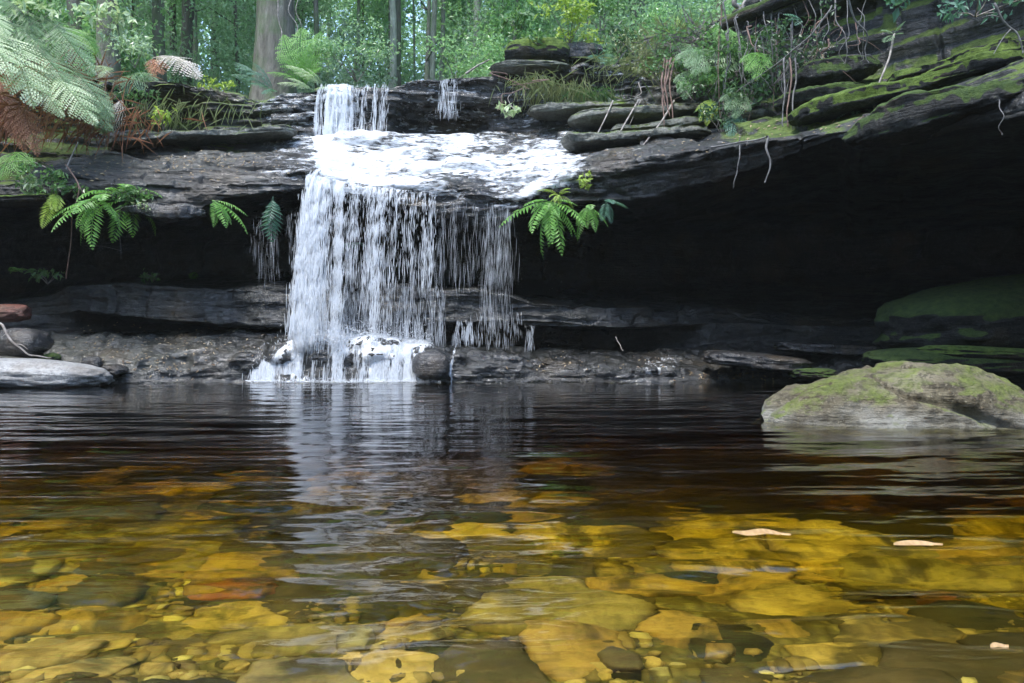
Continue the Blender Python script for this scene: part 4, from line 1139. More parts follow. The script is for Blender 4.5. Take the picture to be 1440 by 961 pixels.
def fern_to(p0, ends, mat, label, W=.2, npair=22, bip=8, arch=.12, cat='fern', Y=None, group=None, name='fern'):
    """a fern whose frond tips reach given places"""
    base = P(*p0)
    e = empty(name, base)
    tag(e, label, cat, group)
    for i, tp in enumerate(ends):
        m2 = tp[3] if len(tp) > 3 else mat
        tip = P(*tp[:3]); st = P(*tp[4]) if len(tp) > 4 else base
        d = tip - st
        L = d.length * 1.04
        key = ('to', m2, W, npair, bip)
        ms = frond_variant(key, 1.0, W, npair, 26, 52, bip, mat=M[m2])
        o = link('frond', ms[i % 3], e, loc=st - base)
        xax = d.normalized()
        zax = Vector((0, -.55, 1)); zax = (zax - xax * zax.dot(xax)).normalized()
        if abs(xax.z) > .85: zax = Vector((0, -1, .2)); zax = (zax - xax * zax.dot(xax)).normalized()
        yax = zax.cross(xax)
        o.rotation_euler = Matrix((xax, yax, zax)).transposed().to_euler()
        o.scale = (L, L, L)
    return e

def bush_geo(n, rx, ry, rz, ls, seed, clumps=12, up=.4):
    r_ = np.random.default_rng(seed)
    cc = r_.normal(0, 1, (clumps, 3)); cc /= np.linalg.norm(cc, axis=1, keepdims=True) + 1e-6
    cc *= r_.uniform(.3, .95, (clumps, 1)) 
    cr = r_.uniform(.22, .45, clumps)
    i = r_.integers(0, clumps, n)
    p = r_.normal(0, 1, (n, 3)); p /= np.linalg.norm(p, axis=1, keepdims=True)
    p = cc[i] + p * (cr[i] * r_.uniform(.3, 1.15, n) ** .6)[:, None]
    C = p * np.array([rx, ry, rz])
    D = r_.normal(0, 1, (n, 3)); D[:, 2] -= .3
    N_ = r_.normal(0, .5, (n, 3)); N_[:, 2] += up; N_[:, 1] -= .35
    v, t_ = leaves_geo(C, D, N_, ls * r_.uniform(.6, 1.3, n), ls * .5 * r_.uniform(.7, 1.2, n))
    tn = np.clip(r_.normal(.45, .25, n) + .25 * (r_.random(clumps)[i] - .5), 0, 1)
    return v, t_, np.repeat(tn, 4), cc * np.array([rx, ry, rz])

def tree_parts(parent, h, r0, crown, trunk_mat, seed, crown_mesh=None, lean=0.0):
    r_ = np.random.default_rng(seed)
    z = np.linspace(-.5, h, 14)
    pts = np.stack([lean * z + .05 * np.sin(z * .8 + seed), .04 * np.cos(z * .7 + seed), z], 1)
    rd = r0 * (1 - .55 * np.clip(z / h, 0, 1)) * (1 + .5 * np.exp(-np.clip(z, 0, 9) * 2.2))
    parts = [(*tube_geo(pts, rd, 10), None, 0)]
    for k in range(6):
        zb = h * r_.uniform(.35, .95); a = r_.uniform(0, 6.28); l_ = h * r_.uniform(.1, .22)
        b0 = np.array([lean * zb, 0, zb])
        b1 = b0 + np.array([math.cos(a) * l_, math.sin(a) * l_, l_ * .6])
        parts.append((*tube_geo(spline([b0, (b0 + b1) / 2 + [0, 0, -.04 * l_], b1], 7), np.linspace(r0 * .35, r0 * .08, 7), 5), None, 0))
    V, Q, T, A = combine(parts)
    return mesh('trunk', V, quads=Q, tris=T, mat=trunk_mat, smooth=True)

# ------------------------------------------------------------ the forest behind the lip
crowns = []
for s_, (mt, rx, rz, n, ls) in enumerate([('forest_a', 1.5, 2.2, 3800, .125), ('forest_b', 1.3, 1.9, 3400, .12), ('forest_c', 1.7, 2.0, 3800, .13), ('forest_a', 1.9, 1.5, 4000, .10)]):
    v, t_, a_, _c = bush_geo(n, rx, rx * .9, rz, ls, 700 + s_, clumps=22)
    crowns.append(mesh('crown', v, tris=t_, mat=M[mt], attrs={'tint': a_}))
trunks = [tree_parts(None, h, r0, None, M['bark'], 900 + i, lean=ln) for i, (h, r0, ln) in enumerate([(9, .10, .02), (8, .07, -.03), (10, .14, .0), (7, .05, .05)])]
r_ = random.Random(77)
first = None
cells = []
for Yc in (14.2, 17.0, 19.5, 22.2, 25.5, 29, 33):
    halfx = .80 * Yc + 1.5
    n = int(halfx * 2 / (1.75 + .035 * Yc))
    for i in range(n):
        cells.append((-halfx + (i + r_.uniform(.1, .9)) * 2 * halfx / n, Yc + r_.uniform(-.7, .7)))
for (X, Y) in cells:
    px = X / Y * FPX + CX
    if px > 1010 and Y < 22: continue          # the right side is closed by the cliff wall
    if 330 < px < 440 and Y < 15.5: continue   # keep the big trunk free
    if Y < 14.6 and 430 < px < 700: continue
    z = float(floorz(X, Y))
    e = empty('understorey_tree', (X, Y, z), (0, 0, r_.uniform(0, 6.28)), r_.uniform(.8, 1.15))
    tag(e, 'slender understorey tree with small leaves in the dim forest behind the lip', 'tree', 'understorey trees in the forest behind the lip')
    k = r_.randrange(4)
    link('trunk', trunks[k], e)
    vi = r_.randrange(4)
    link('crown', crowns[vi], e, loc=(0, 0, r_.uniform(.6, 1.8)), rot=(0, 0, r_.uniform(0, 6)))
    link('crown', crowns[(vi + 1) % 4], e, loc=(r_.uniform(-.4, .4), r_.uniform(-.4, .4), r_.uniform(4.2, 5.6)), rot=(0, 0, r_.uniform(0, 6)))
    if Y > 27: link('crown', crowns[(vi + 2) % 4], e, loc=(0, 0, r_.uniform(7.2, 8.6)), rot=(0, 0, r_.uniform(0, 6)), scale=1.2)
# distinct trunks
def big_tree(px, Y, wpx, label, seed, h=14, lean=0, crown=True):
    X = (px - CX) / FPX * Y
    z = float(floorz(X, Y))
    e = empty('tree', (X, Y, z)); tag(e, label, 'tree')
    link('trunk', tree_parts(None, h, wpx / FPX * Y / 2 / .9, None, M['bark'], seed, lean=lean), e)
    if crown: link('crown', crowns[seed % 4], e, loc=(0, 0, h * .85), scale=2.2)
    return e
big_tree(384, 13.6, 50, 'thickest tree trunk, grey brown with pale vines, left of the fall', 31)
big_tree(148, 13.2, 26, 'dark trunk standing behind the silvery fern fronds at left', 32)
big_tree(108, 14.5, 22, 'mossy trunk near the top left, left of the dark trunk', 33)
big_tree(226, 16, 16, 'slim upright trunk between the dark trunk and the thickest one', 34)
big_tree(262, 19, 16, 'slim trunk just left of the thickest trunk, farther back', 35, lean=.01)
big_tree(562, 18, 10, 'thin leaning trunk above the upper fall', 36, lean=-.03)
big_tree(600, 15.5, 8, 'thin pale stub of a trunk right above the upper lip', 37, h=3.0, crown=False)
big_tree(845, 15.5, 9, 'thin pale trunk behind the leafy saplings', 38)
big_tree(868, 19, 12, 'grey trunk right of the thin pale trunk behind the saplings', 39)
big_tree(893, 16, 9, 'slender trunk at right of the saplings near the cliff', 40)
big_tree(820, 21, 11, 'straight trunk left of the thin pale trunk behind the saplings', 41)
rs = random.Random(91)
slim = [tree_parts(None, 13, .075, None, M['pale_bark'], 950 + i, lean=l_) for i, l_ in enumerate([.0, .015, -.02, .03])]
for i in range(30):
    Y = rs.uniform(15.5, 25); px = rs.uniform(-40, 1000)
    if 330 < px < 420 and Y < 15: continue
    X = (px - CX) / FPX * Y
    e = empty('slim_tree', (X, Y, float(floorz(X, Y))), (0, 0, rs.uniform(0, 6.28)), (s_ := rs.uniform(.45, 1.3), s_, 1))
    tag(e, 'tall slim pale trunked tree of the forest behind the lip', 'tree', 'slim pale trunks in the forest behind the lip')
    link('trunk', slim[i % 4], e)
    link('crown', crowns[i % 4], e, loc=(0, 0, 12), scale=1.3)
# far woods closing the view
v, t_, a_, _c = bush_geo(26000, 46, 4, 11, .5, 801, clumps=90)
fw = link('distant_woods', mesh('distant_woods', v, tris=t_, mat=M['forest_a'], attrs={'tint': a_}), loc=(0, 44, 17))
tag(fw, 'far mass of woodland closing off the view behind the trees', 'woods', kind='stuff')
# unseen woods added round the pool to block low sky light
v1, t1, a1, _c = bush_geo(14000, 20, 5, 9, .6, 802, clumps=60)
v1 = v1 + np.array([0, -18, 5])
v2, t2, a2, _c = bush_geo(9000, 5, 13, 8, .6, 803, clumps=50); v2 = v2 + np.array([-19, -1, 9])
v3, t3, a3, _c = bush_geo(9000, 5, 13, 8, .6, 804, clumps=50); v3 = v3 + np.array([17, -2, 9])
V, Q, T, A = combine([(v1, None, t1, a1), (v2, None, t2, a2), (v3, None, t3, a3)])
nb = link('sky_block_woods', mesh('sky_block_woods', V, tris=T, mat=M['leaf_mid'], attrs={'tint': A}))
tag(nb, 'unseen woodland added round the pool to block low sky light', 'woods', kind='stuff')

# ------------------------------------------------------------ ferns
SC = 9.3
fern(772, 284, .66, 17, 'fern', 'big fresh green fern hanging under the lip right of the fall', seed=1, pitch=(-62, 25), dr=48, npair=14, bip=0, wf_=.17, yaw=(-165, -15), size_var=.4)
fern(786, 276, .30, 9, 'fern_yellow', 'yellowish small fern growing at the top of the big hanging one', seed=21, pitch=(-40, 50), dr=80, npair=12, bip=0, wf_=.2, yaw=(-190, 10), size_var=.4)
fern(826, 290, .42, 7, 'fern', 'small green fern hanging right of the big hanging one', seed=2, Y=9.3, pitch=(-60, 10), dr=45, npair=14, bip=0, wf_=.20, yaw=(-150, -20))
fern(852, 284, .32, 5, 'fern_teal', 'little dull fern at the right end of the hanging ferns', seed=22, Y=9.2, yaw=(-120, 10), pitch=(-70, 20), dr=60, npair=12, wf_=.28)
fern(136, 280, .66, 13, 'fern', 'long fresh green fern hanging into the dark cave at left', seed=3, Y=9.0, pitch=(-65, 10), dr=42, npair=15, bip=0, wf_=.17, yaw=(-160, -20))
fern(178, 283, .60, 12, 'fern', 'bushy green fern on top of the hanging grey nub at left', seed=4, pitch=(-30, 50), dr=90, npair=14, bip=0, wf_=.22, yaw=(-200, 20))
fern(78, 272, .5, 4, 'fern_yellow', 'yellow green frond hanging from the creepers at far left', seed=5, Y=8.9, pitch=(-50, -10), dr=50, npair=18, bip=0, wf_=.20, yaw=(-90, -40))
fern(298, 282, .6, 5, 'fern', 'small fern with two hanging fronds left of the fall', seed=6, Y=9.15, pitch=(-50, 0), dr=50, npair=14, bip=0, wf_=.19, yaw=(-60, 10))
fern(384, 276, .5, 3, 'fern_teal', 'tiny dim fern clinging behind the trickles left of the fall', seed=7, Y=9.3, pitch=(-85, -60), dr=20, npair=10, wf_=.3)
fern(500, 345, .3, 4, 'fern_teal', 'dim fern growing on the rock behind the falling water', seed=8, Y=10.4, dr=120, npair=12, wf_=.28)
fern(14, 385, .35, 3, 'fern', 'small fern at the far left edge above the cave floor', seed=9, Y=9.6, yaw=(-60, 0), dr=70, npair=14, wf_=.22)
fern(275, 384, .2, 2, 'fern', 'single broad green leaf standing on the slab left of the fall', seed=10, yaw=(-120, -60), pitch=(-20, 40), dr=60, npair=9, wf_=.4)
# left bank: tree fern with silvery and green fronds
tf = fern_to((-70, 10, 8.9), [(62, 165, 8.6, 'fern_silver', (-20, 40, 9.2)), (150, 188, 8.9, 'fern_silver', (30, 90, 9.3)), (165, 195, 9.2, 'fern_mid', (60, 105, 9.4)), (30, 120, 8.4, 'fern_silver', (-60, 40, 9)),
     (84, 95, 9.2, 'fern_mid', (-10, 30, 9.5)), (10, 90, 8.5, 'fern_silver'), (112, 150, 9, 'fern_mid', (20, 60, 9.4)), (100, 175, 8.8, 'fern_silver', (10, 95, 9.0)), (140, 120, 9.3, 'fern_mid', (50, 20, 9.6)), (20, 60, 8.7, 'fern_silver', (-50, 10, 9)), (70, 60, 9.3, 'fern_mid', (-10, 0, 9.6)), (165, 178, 9.2, 'fern_mid', (85, 90, 9.4))], 'fern_mid',
     'great arching tree fern with silvery fronds filling the upper left corner', W=.20, npair=30, bip=12, cat='tree fern', name='tree_fern')
fern_to((0, 110, 9.3), [(62, 228, 8.9, 'fern_dead', (8, 130, 9.2)), (45, 222, 9.0, 'fern_dead', (0, 140, 9.2)), (85, 165, 9.2, 'fern_dead', (40, 120, 9.4)), (30, 190, 9.1), (10, 200, 9.1)], 'fern_dead',
        'rusty brown dead fronds hanging below the tree fern at left', W=.16, npair=24, bip=8, cat='dead fern')
fern_to((160, 97, 9.8), [(115, 100, 9.6), (122, 108, 9.55), (140, 112, 9.55)], 'fern_silver', 'small white silver fern at left above the brown stalks', W=.30, npair=14, bip=6)
fern_to((152, 195, 9.6), [(152, 133, 9.5, 'fern_silver'), (135, 140, 9.5, 'fern_silver'), (172, 140, 9.6, 'fern_pink'), (130, 165, 9.5, 'fern_mid')], 'fern_silver', 'pale ribbed fern standing over the left ledge', W=.28, npair=18, bip=6)
fern_to((215, 82, 10.8), [(288, 118, 10.4, 'fern_pink'), (275, 100, 10.6, 'fern_pink'), (190, 75, 10.6, 'fern_mid')], 'fern_pink', 'pinkish white frond arching over the dark hollow at left', W=.24, npair=20, bip=8)
fern_to((210, 85, 10.9), [(232, 108, 10.6), (222, 110, 10.6), (240, 100, 10.7)], 'fern_dead', 'small rust brown dead fern beside the pinkish frond', W=.24, npair=14, bip=5, cat='dead fern')
fern_to((90, 40, 10.2), [(142, 82, 9.9), (150, 90, 10), (128, 66, 10)], 'fern', 'bright green fern leaning right near the top left', W=.16, npair=20, bip=8)
fern_to((385, 130, 11.9), [(325, 90, 11.9, 'fern_teal'), (352, 88, 11.7, 'fern_teal'), (345, 120, 11.5, 'fern_teal'), (372, 135, 11.4, 'fern_teal'), (320, 108, 11.8)], 'fern_teal', 'blue green fern at the foot of the thickest trunk', W=.24, npair=20, bip=8)
fern_to((430, 120, 12.4), [(395, 50, 12.6), (420, 40, 12.8), (452, 45, 12.8), (465, 70, 12.6), (385, 75, 12.4), (400, 88, 12.2), (455, 95, 12.2), (435, 60, 12.2), (372, 105, 12.2)], 'fern', 'bright green bracken beside the thickest trunk', W=.26, npair=24, bip=8)
fern_to((455, 122, 11.6), [(398, 94, 11.5), (410, 104, 11.5), (428, 96, 11.4)], 'fern_silver', 'pale arching frond beside the top of the fall', W=.26, npair=18, bip=8)
fern_to((440, 128, 11.4), [(388, 120, 11.3), (402, 112, 11.3), (470, 128, 11.2)], 'fern_silver', 'low whitish fern at the left end of the upper lip', W=.26, npair=16, bip=8)
# right side above the ledges
fern_to((955, 62, 11.3), [(935, 28, 11.2), (950, 22, 11.3), (912, 52, 11.2), (962, 30, 11.3), (925, 40, 11.2), (972, 45, 11.2)], 'fern_yellow', 'bright yellow green fern on the crest right of the saplings', W=.14, npair=24, bip=0)
fern_to((1045, 85, 9.9), [(998, 92, 9.6), (1008, 100, 9.6), (1020, 108, 9.6)], 'fern_silver', 'blue white drooping fern above the roots right of centre', W=.30, npair=14, bip=0)
fern_to((1000, 40, 10.4), [(1040, 60, 10.0), (1052, 75, 10), (1018, 62, 10), (1030, 45, 10.2), (1058, 92, 9.9)], 'fern', 'green fern spilling from under the mossy log', W=.26, npair=18, bip=6)
fern_to((1010, 95, 10.0), [(985, 118, 9.7), (1000, 122, 9.7), (1018, 120, 9.7), (1030, 112, 9.7), (970, 112, 9.8)], 'fern', 'fresh green fern hanging over the grey rock beds', W=.26, npair=18, bip=6)
fern_to((975, 100, 10.1), [(955, 135, 9.8), (965, 145, 9.8), (948, 120, 9.9)], 'fern_mid', 'dull green drooping fern left of the fresh green one', W=.24, npair=16, bip=6)
fern_to((960, 62, 10.5), [(975, 105, 10.1), (960, 95, 10.2), (985, 85, 10.1), (945, 72, 10.3)], 'fern_mid', 'olive fern below the bright yellow green one', W=.26, npair=16, bip=6)
fern_to((1000, 140, 9.8), [(985, 175, 9.6), (995, 182, 9.6), (1008, 165, 9.6), (978, 160, 9.7)], 'fern_yellow', 'yellow green frond hanging down over the layered rock', W=.18, npair=18, bip=6)
fern_to((1012, 72, 10.2), [(1025, 30, 10.1), (1012, 28, 10.2), (1045, 48, 10.0)], 'fern_silver', 'grey white frond standing beside the mossy log', W=.26, npair=16, bip=0)
fern_to((1060, 105, 9.7), [(1085, 112, 9.4), (1092, 125, 9.4), (1075, 135, 9.4), (1100, 100, 9.4)], 'fern_teal', 'dark teal fern among the hanging roots', W=.28, npair=14, bip=6)
fern_to((1035, 160, 9.6), [(1020, 185, 9.4), (1045, 190, 9.3), (1030, 200, 9.3)], 'fern_teal', 'dim fern hanging low beside the hanging roots', W=.24, npair=14, bip=6)
fern_to((840, 80, 11.5), [(835, 62, 11.4), (855, 70, 11.4), (868, 82, 11.3), (828, 85, 11.2), (850, 92, 11.2)], 'fern_teal', 'blue green fern in the gap right of the yellow green boulder', W=.3, npair=14, bip=6)
fern_to((1128, 30, 9.0), [(1100, 22, 8.9), (1108, 30, 8.9), (1118, 38, 8.9)], 'fern_teal', 'little fern on the dark wall under the mossy log', W=.3, npair=12, bip=0)
fern_to((1256, 50, 8.2), [(1238, 44, 8.1), (1244, 62, 8.1), (1275, 30, 8.1), (1272, 48, 8.1)], 'fern_mid', 'small palm like fern on a long curved stem before the dark wall', W=.34, npair=10, bip=0)
for i, (px, py, c_) in enumerate([(1205, 158, 'low dark fern in the crevice below the long bright ledge'), (1270, 142, 'leafy dark fern in the crevice midway along the long bright ledge'), (1330, 118, 'dark fern in the crevice under the upper right ledges'), (1225, 180, 'small trailing fern on the thick dull green edge')]):
    fern(px, py, .28, 6, 'fern_teal', c_, seed=30 + i, yaw=(-190, 10), pitch=(0, 50), dr=90, npair=12, wf_=.26)

fern_to((985, 70, 10.0), [(965, 100, 9.7), (980, 112, 9.6), (995, 108, 9.6), (1010, 90, 9.6), (950, 88, 9.8)], 'fern_mid', 'grey green fern drooping over the dead stalks', W=.24, npair=18, bip=6)
fern_to((1070, 75, 9.4), [(1050, 105, 9.1), (1065, 118, 9.1), (1085, 100, 9.1), (1040, 92, 9.2)], 'fern', 'green fern drooping in front of the hanging roots', W=.24, npair=18, bip=6)
fern_to((1040, 130, 9.6), [(1022, 160, 9.3), (1036, 172, 9.3), (1055, 160, 9.3), (1012, 146, 9.4)], 'fern_mid', 'green fern hanging at the left edge of the roots above the lip', W=.24, npair=18, bip=6)
fern_to((20, 215, 8.9), [(-10, 240, 8.7), (35, 250, 8.7), (50, 235, 8.7), (5, 258, 8.7)], 'fern', 'small fresh fern at the left edge below the dead fronds', W=.24, npair=16, bip=5)
fern_to((185, 105, 10.6), [(160, 130, 10.3), (205, 135, 10.3), (180, 140, 10.3), (225, 118, 10.4)], 'fern_mid', 'green fern growing over the edge of the dark hollow', W=.24, npair=16, bip=5)
# ------------------------------------------------------------ shrubs, saplings, creepers
_bc = {}
def shrub(px, py, Y, rx, rz, n, ls, mat, label, seed, cat='shrub', stems=5, name='shrub', drop=True):
    base = P(px, py, Y)
    e = empty(name, base); tag(e, label, cat)
    v, t_, a_, cc = bush_geo(n, rx, rx * .7, rz, ls, seed, clumps=9)
    link('foliage', mesh('foliage', v, tris=t_, mat=M[mat], attrs={'tint': a_}), e)
    parts = []
    for k in range(min(stems, len(cc))):
        p1 = cc[k]; p0 = np.array([0, .1, -rz * 1.05])
        parts.append((*tube_geo(spline([p0, (p0 + p1) / 2 + [.03, 0, .02], p1], 9), np.linspace(.008, .003, 9), 4), None, 0))
    V, Q, T, A = combine(parts)
    link('stem', mesh('stem', V, quads=Q, mat=M['twig'], smooth=True), e)
    return e
shrub(70, 255, 8.85, .38, .25, 240, .075, 'leaf_mid', 'pale leafy creeper draped over the ledge at far left', 41, 'creeper')
shrub(45, 262, 8.9, .22, .18, 90, .085, 'fern_silver', 'whitish leaved creeper beside the green one at far left', 42, 'creeper')
shrub(190, 275, 9.0, .35, .12, 160, .07, 'leaf_mid', 'leafy seedlings growing with the fern on the grey nub', 43)
shrub(205, 290, 8.95, .16, .08, 50, .06, 'fern_silver', 'whitish trailing plant at the right of the bushy fern', 46)
shrub(60, 388, 9.7, .28, .1, 60, .09, 'leaf_mid', 'low green seedlings on the cave floor at left', 44)
shrub(210, 386, 9.9, .14, .08, 26, .09, 'leaf_mid', 'two leaved seedling standing behind the dark slab', 45)
shrub(828, 252, 9.2, .12, .12, 36, .08, 'fern_yellow', 'small yellow leaved plant on the rock face above the hanging ferns', 47)
shrub(225, 163, 10.0, .2, .16, 40, .09, 'fern_yellow', 'yellow green seedling standing on the left rock beds', 48)
shrub(305, 120, 10.9, .28, .1, 90, .07, 'fern_yellow', 'yellowish ground plant on the mossy bank left of the fall', 49)
shrub(200, 138, 10.4, .45, .14, 130, .07, 'leaf_mid', 'green trailing plants over the dark hollow', 50)
shrub(715, 153, 10.95, .22, .12, 70, .1, 'fern_silver', 'pale broad leaved plant on the wall right of the upper fall', 51)
shrub(728, 28, 11.8, .42, .18, 130, .14, 'leaf_mid', 'sapling with drooping pale leaves above the mossy boulder', 52, 'sapling')
shrub(800, 30, 11.6, .6, .35, 300, .12, 'fern_yellow', 'bright leaved sapling over the mossy boulder', 53, 'sapling', 8)
shrub(760, 58, 11.5, .5, .14, 170, .11, 'leaf_mid', 'green leaves spreading above the mossy boulder', 54)
shrub(845, 15, 12.2, .5, .35, 200, .12, 'leaf_mid', 'green sapling right of the bright leaved one', 55, 'sapling', 8)
shrub(870, 55, 11.5, .45, .18, 170, .1, 'leaf_dark', 'dark low shrub on the crest right of the saplings', 56)
shrub(900, 62, 11.2, .5, .2, 260, .07, 'grass', 'dry tangled ground plants on the crest', 57)
shrub(60, 12, 9.6, .6, .3, 190, .11, 'leaf_mid', 'sapling with narrow green leaves in the top left corner', 58, 'sapling')
shrub(35, 8, 9.3, .4, .2, 60, .12, 'fern_silver', 'white edged leaves of a sapling at the very top left', 59, 'sapling')
shrub(145, 22, 9.9, .5, .22, 110, .13, 'fern_silver', 'sapling with pale leaves over the dark trunk', 60, 'sapling')
shrub(185, 65, 11.6, .5, .3, 240, .09, 'forest_c', 'small grey green shrub between the pinkish frond and the dark trunk', 61)
shrub(500, 75, 12.9, 1.1, .45, 900, .075, 'forest_a', 'rounded dark teal shrub just left above the upper fall', 62)
shrub(640, 80, 13.4, 1.2, .4, 800, .08, 'forest_b', 'low green shrub behind the upper lip right of the fall', 63)
shrub(700, 92, 12.6, .6, .2, 260, .08, 'forest_b', 'low green shrub left of the mossy boulder', 64)
shrub(985, 75, 10.2, .7, .45, 620, .075, 'leaf_mid', 'thick green shrubbery tumbling over the cliff right of centre', 65)
shrub(1045, 110, 9.6, .5, .45, 430, .075, 'leaf_dark', 'dark leafy shrub in front of the hanging roots', 66)
shrub(1065, 60, 9.9, .6, .3, 260, .08, 'leaf_dark', 'dark shrub under the mossy log', 67)
shrub(1072, 118, 9.3, .28, .14, 50, .11, 'leaf_mid', 'broad leaved plant hanging beside the diagonal branch', 68)
shrub(1380, 4, 7.2, .5, .09, 100, .09, 'fern_teal', 'leafy branch at the top right corner', 69)
shrub(1265, 2, 7.6, .14, .07, 18, .13, 'fern_teal', 'small leaves hanging at the top edge above the palm like fern', 70)
shrub(1150, 85, 9.1, .35, .3, 70, .06, 'fern_pink', 'withered grey leaves caught in the hanging roots', 71)
shrub(930, 100, 10.8, .5, .18, 260, .06, 'grass', 'straw and dry fronds on the rock left of the shrubbery', 72)
shrub(1130, 50, 9.2, .6, .45, 190, .06, 'leaf_dark', 'thin dark scrub clinging to the wall behind the roots', 73)

for k_, (px, py, Y, rx, rz, n, mt, lab) in enumerate([
    (945, 75, 10.9, .5, .3, 420, 'leaf_mid', 'dense green shrub between the dead stalks and the bright fern'),
    (1000, 118, 9.75, .55, .3, 460, 'leaf_mid', 'leafy green tangle hanging over the grey rock beds'),
    (1035, 65, 9.7, .5, .3, 420, 'leaf_mid', 'bright leafy shrub just under the mossy log'),
    (1020, 160, 9.5, .4, .3, 260, 'leaf_dark', 'dark leafy plant at the foot of the hanging roots'),
    (1090, 70, 9.2, .45, .4, 300, 'leaf_dark', 'dark shrub mixed into the hanging roots at the right'),
    (960, 20, 11.4, .8, .4, 420, 'forest_b', 'green shrub at the top edge left of the mossy log'),
    (890, 40, 11.9, .6, .35, 300, 'leaf_mid', 'green shrub on the crest behind the dry grass')]):
    shrub(px, py, Y, rx, rz, n, .07, mt, lab, 80 + k_)
def grass(px, py, Y, n, L, spread, mat, label, seed, down=.4, cat='grass tuft'):
    r_ = np.random.default_rng(seed)
    C = np.stack([r_.normal(0, spread, n), r_.normal(0, .05, n), r_.normal(0, spread * .25, n)], 1)
    D = np.stack([r_.normal(0, .5, n), -np.abs(r_.normal(.4, .3, n)), r_.normal(-down, .5, n)], 1)
    N_ = np.tile([0, -.4, 1.0], (n, 1)) + r_.normal(0, .2, (n, 3))
    v, t_ = leaves_geo(C, D, N_, L * r_.uniform(.5, 1.3, n), .008, .1)
    return tag(link('grass_tuft', mesh('grass_tuft', v, tris=t_, mat=M[mat], attrs={'tint': np.repeat(r_.random(n), 4)}), loc=P(px, py, Y)), label, cat)
grass(760, 112, 11.1, 240, .3, .25, 'grass', 'yellow green grass hanging over the lip under the mossy boulder', 1, 1.0)
grass(800, 122, 11.0, 300, .34, .28, 'grass', 'straw coloured grass hanging between the lip and the shiny black rock', 2, 1.1)
grass(835, 128, 11.0, 160, .3, .18, 'leaf_mid', 'green grass tuft left of the shiny black rock', 3, 1.0)
grass(900, 90, 11.0, 300, .35, .4, 'grass', 'dry grass along the crest above the shiny black rock', 4, .3)
grass(960, 50, 11.0, 260, .35, .35, 'grass', 'dry grass round the bright yellow green fern', 5, .2)
grass(120, 165, 9.7, 300, .4, .5, 'fern_dead', 'brown dead stalks matted under the silvery fronds', 6, .6, 'dead stalks')
grass(90, 110, 10.2, 300, .4, .5, 'fern_dead', 'brown litter of dead stalks on the slope at left', 7, .3, 'dead stalks')
grass(240, 150, 10.2, 180, .3, .5, 'grass', 'thin dry grass hanging over the dark hollow', 8, .9)
grass(10, 150, 9.2, 260, .5, .3, 'fern_dead', 'rusty dead stalks at the left edge under the tree fern', 9, .8, 'dead stalks')
grass(1000, 60, 10.6, 320, .45, .4, 'twig', 'tangle of dry grey stalks left of the mossy log', 10, .4, 'dead stalks')

# ------------------------------------------------------------ sticks, roots, vines
def stick(pts, r0, r1, mat, label, name='stick', cat='stick', wob=.0, side=0):
    base = P(*pts[0])
    p = spline([np.array(P(*q) - base) for q in pts], 30)
    if wob: p[1:-1] += (np.stack([vn(np.arange(30) * .13, px_, 0, 3) for px_ in (pts[0][0], pts[0][0] + 9, pts[0][1])], 1) * wob)[1:-1]
    if name in ('root', 'branch', 'vine'): r0, r1 = r0 * .7, r1 * .6
    parts = [(*tube_geo(p, np.linspace(r0, r1, 30), 6), None, 0)]
    rr_ = random.Random(int(pts[0][0] * 7 + pts[0][1]))
    for k in range(side):
        i = rr_.randint(6, 26)
        q = p[i]; d = np.array([rr_.uniform(-1, 1), rr_.uniform(-.5, .2), rr_.uniform(-1, .5)]) * rr_.uniform(.15, .4)
        parts.append((*tube_geo(spline([q, q + d * .5 + [0, 0, .03], q + d], 10), np.linspace(r0 * .5, r1 * .4, 10), 4), None, 0))
    V, Q, T, A = combine(parts)
    return tag(link(name, mesh(name, V, quads=Q, mat=M[mat], smooth=True), loc=base), label, cat)
stick([(862, 142, 10.4), (852, 165, 10.2), (839, 191, 10.0)], .012, .009, 'twig', 'short leaning stick on the rock beds, leftmost of the three')
stick([(897, 143, 10.4), (880, 172, 10.1), (864, 200, 9.8)], .014, .010, 'twig', 'leaning stick on the rock beds, middle of the three')
stick([(948, 142, 10.2), (930, 172, 9.9), (898, 213, 9.5)], .016, .010, 'twig', 'longest leaning stick on the rock beds, rightmost of the three')
for i, (x0, x1) in enumerate([(930, 934), (935, 940), (940, 932), (944, 946)]):
    tag(stick([(x0 + 4, 82, 10.3), (x0 - 2, 115, 10.15), (x1, 145, 10.1), (x1 + 2, 150 + 14 * i, 10.0)], .018, .006, 'twig_brown', 'reddish dead stalk in the bundle hanging left of the shrubbery', 'dead_stalk', 'dead stalk', .02), group='reddish dead stalks hanging left of the shrubbery')
stick([(1170, 8, 8.7), (1140, 50, 8.8), (1100, 85, 8.9), (1035, 130, 9.2)], .014, .008, 'root', 'long bare branch slanting down across the roots', 'branch', 'branch', .02, 3)
stick([(1196, -8, 8.4), (1210, 30, 8.5), (1218, 62, 8.6), (1222, 88, 8.6)], .02, .007, 'root', 'bent pale root hanging on the dark wall', 'root', 'root', .05, 3)
stick([(1258, 48, 8.2), (1252, 80, 8.1), (1236, 120, 8.0), (1229, 152, 8.0)], .012, .010, 'twig', 'long curved stem carrying the palm like fern', 'stem', 'stem', .01)
stick([(1398, 5, 7.0), (1408, 30, 7.0), (1428, 45, 7.0), (1438, 75, 7.0)], .02, .012, 'root', 'grey vine winding down at the top right corner', 'vine', 'vine', .02, 2)
stick([(1405, 140, 6.3), (1407, 160, 6.25), (1409, 190, 6.25)], .008, .004, 'root', 'thin root hanging over the cave edge at right', 'root', 'root', .02)
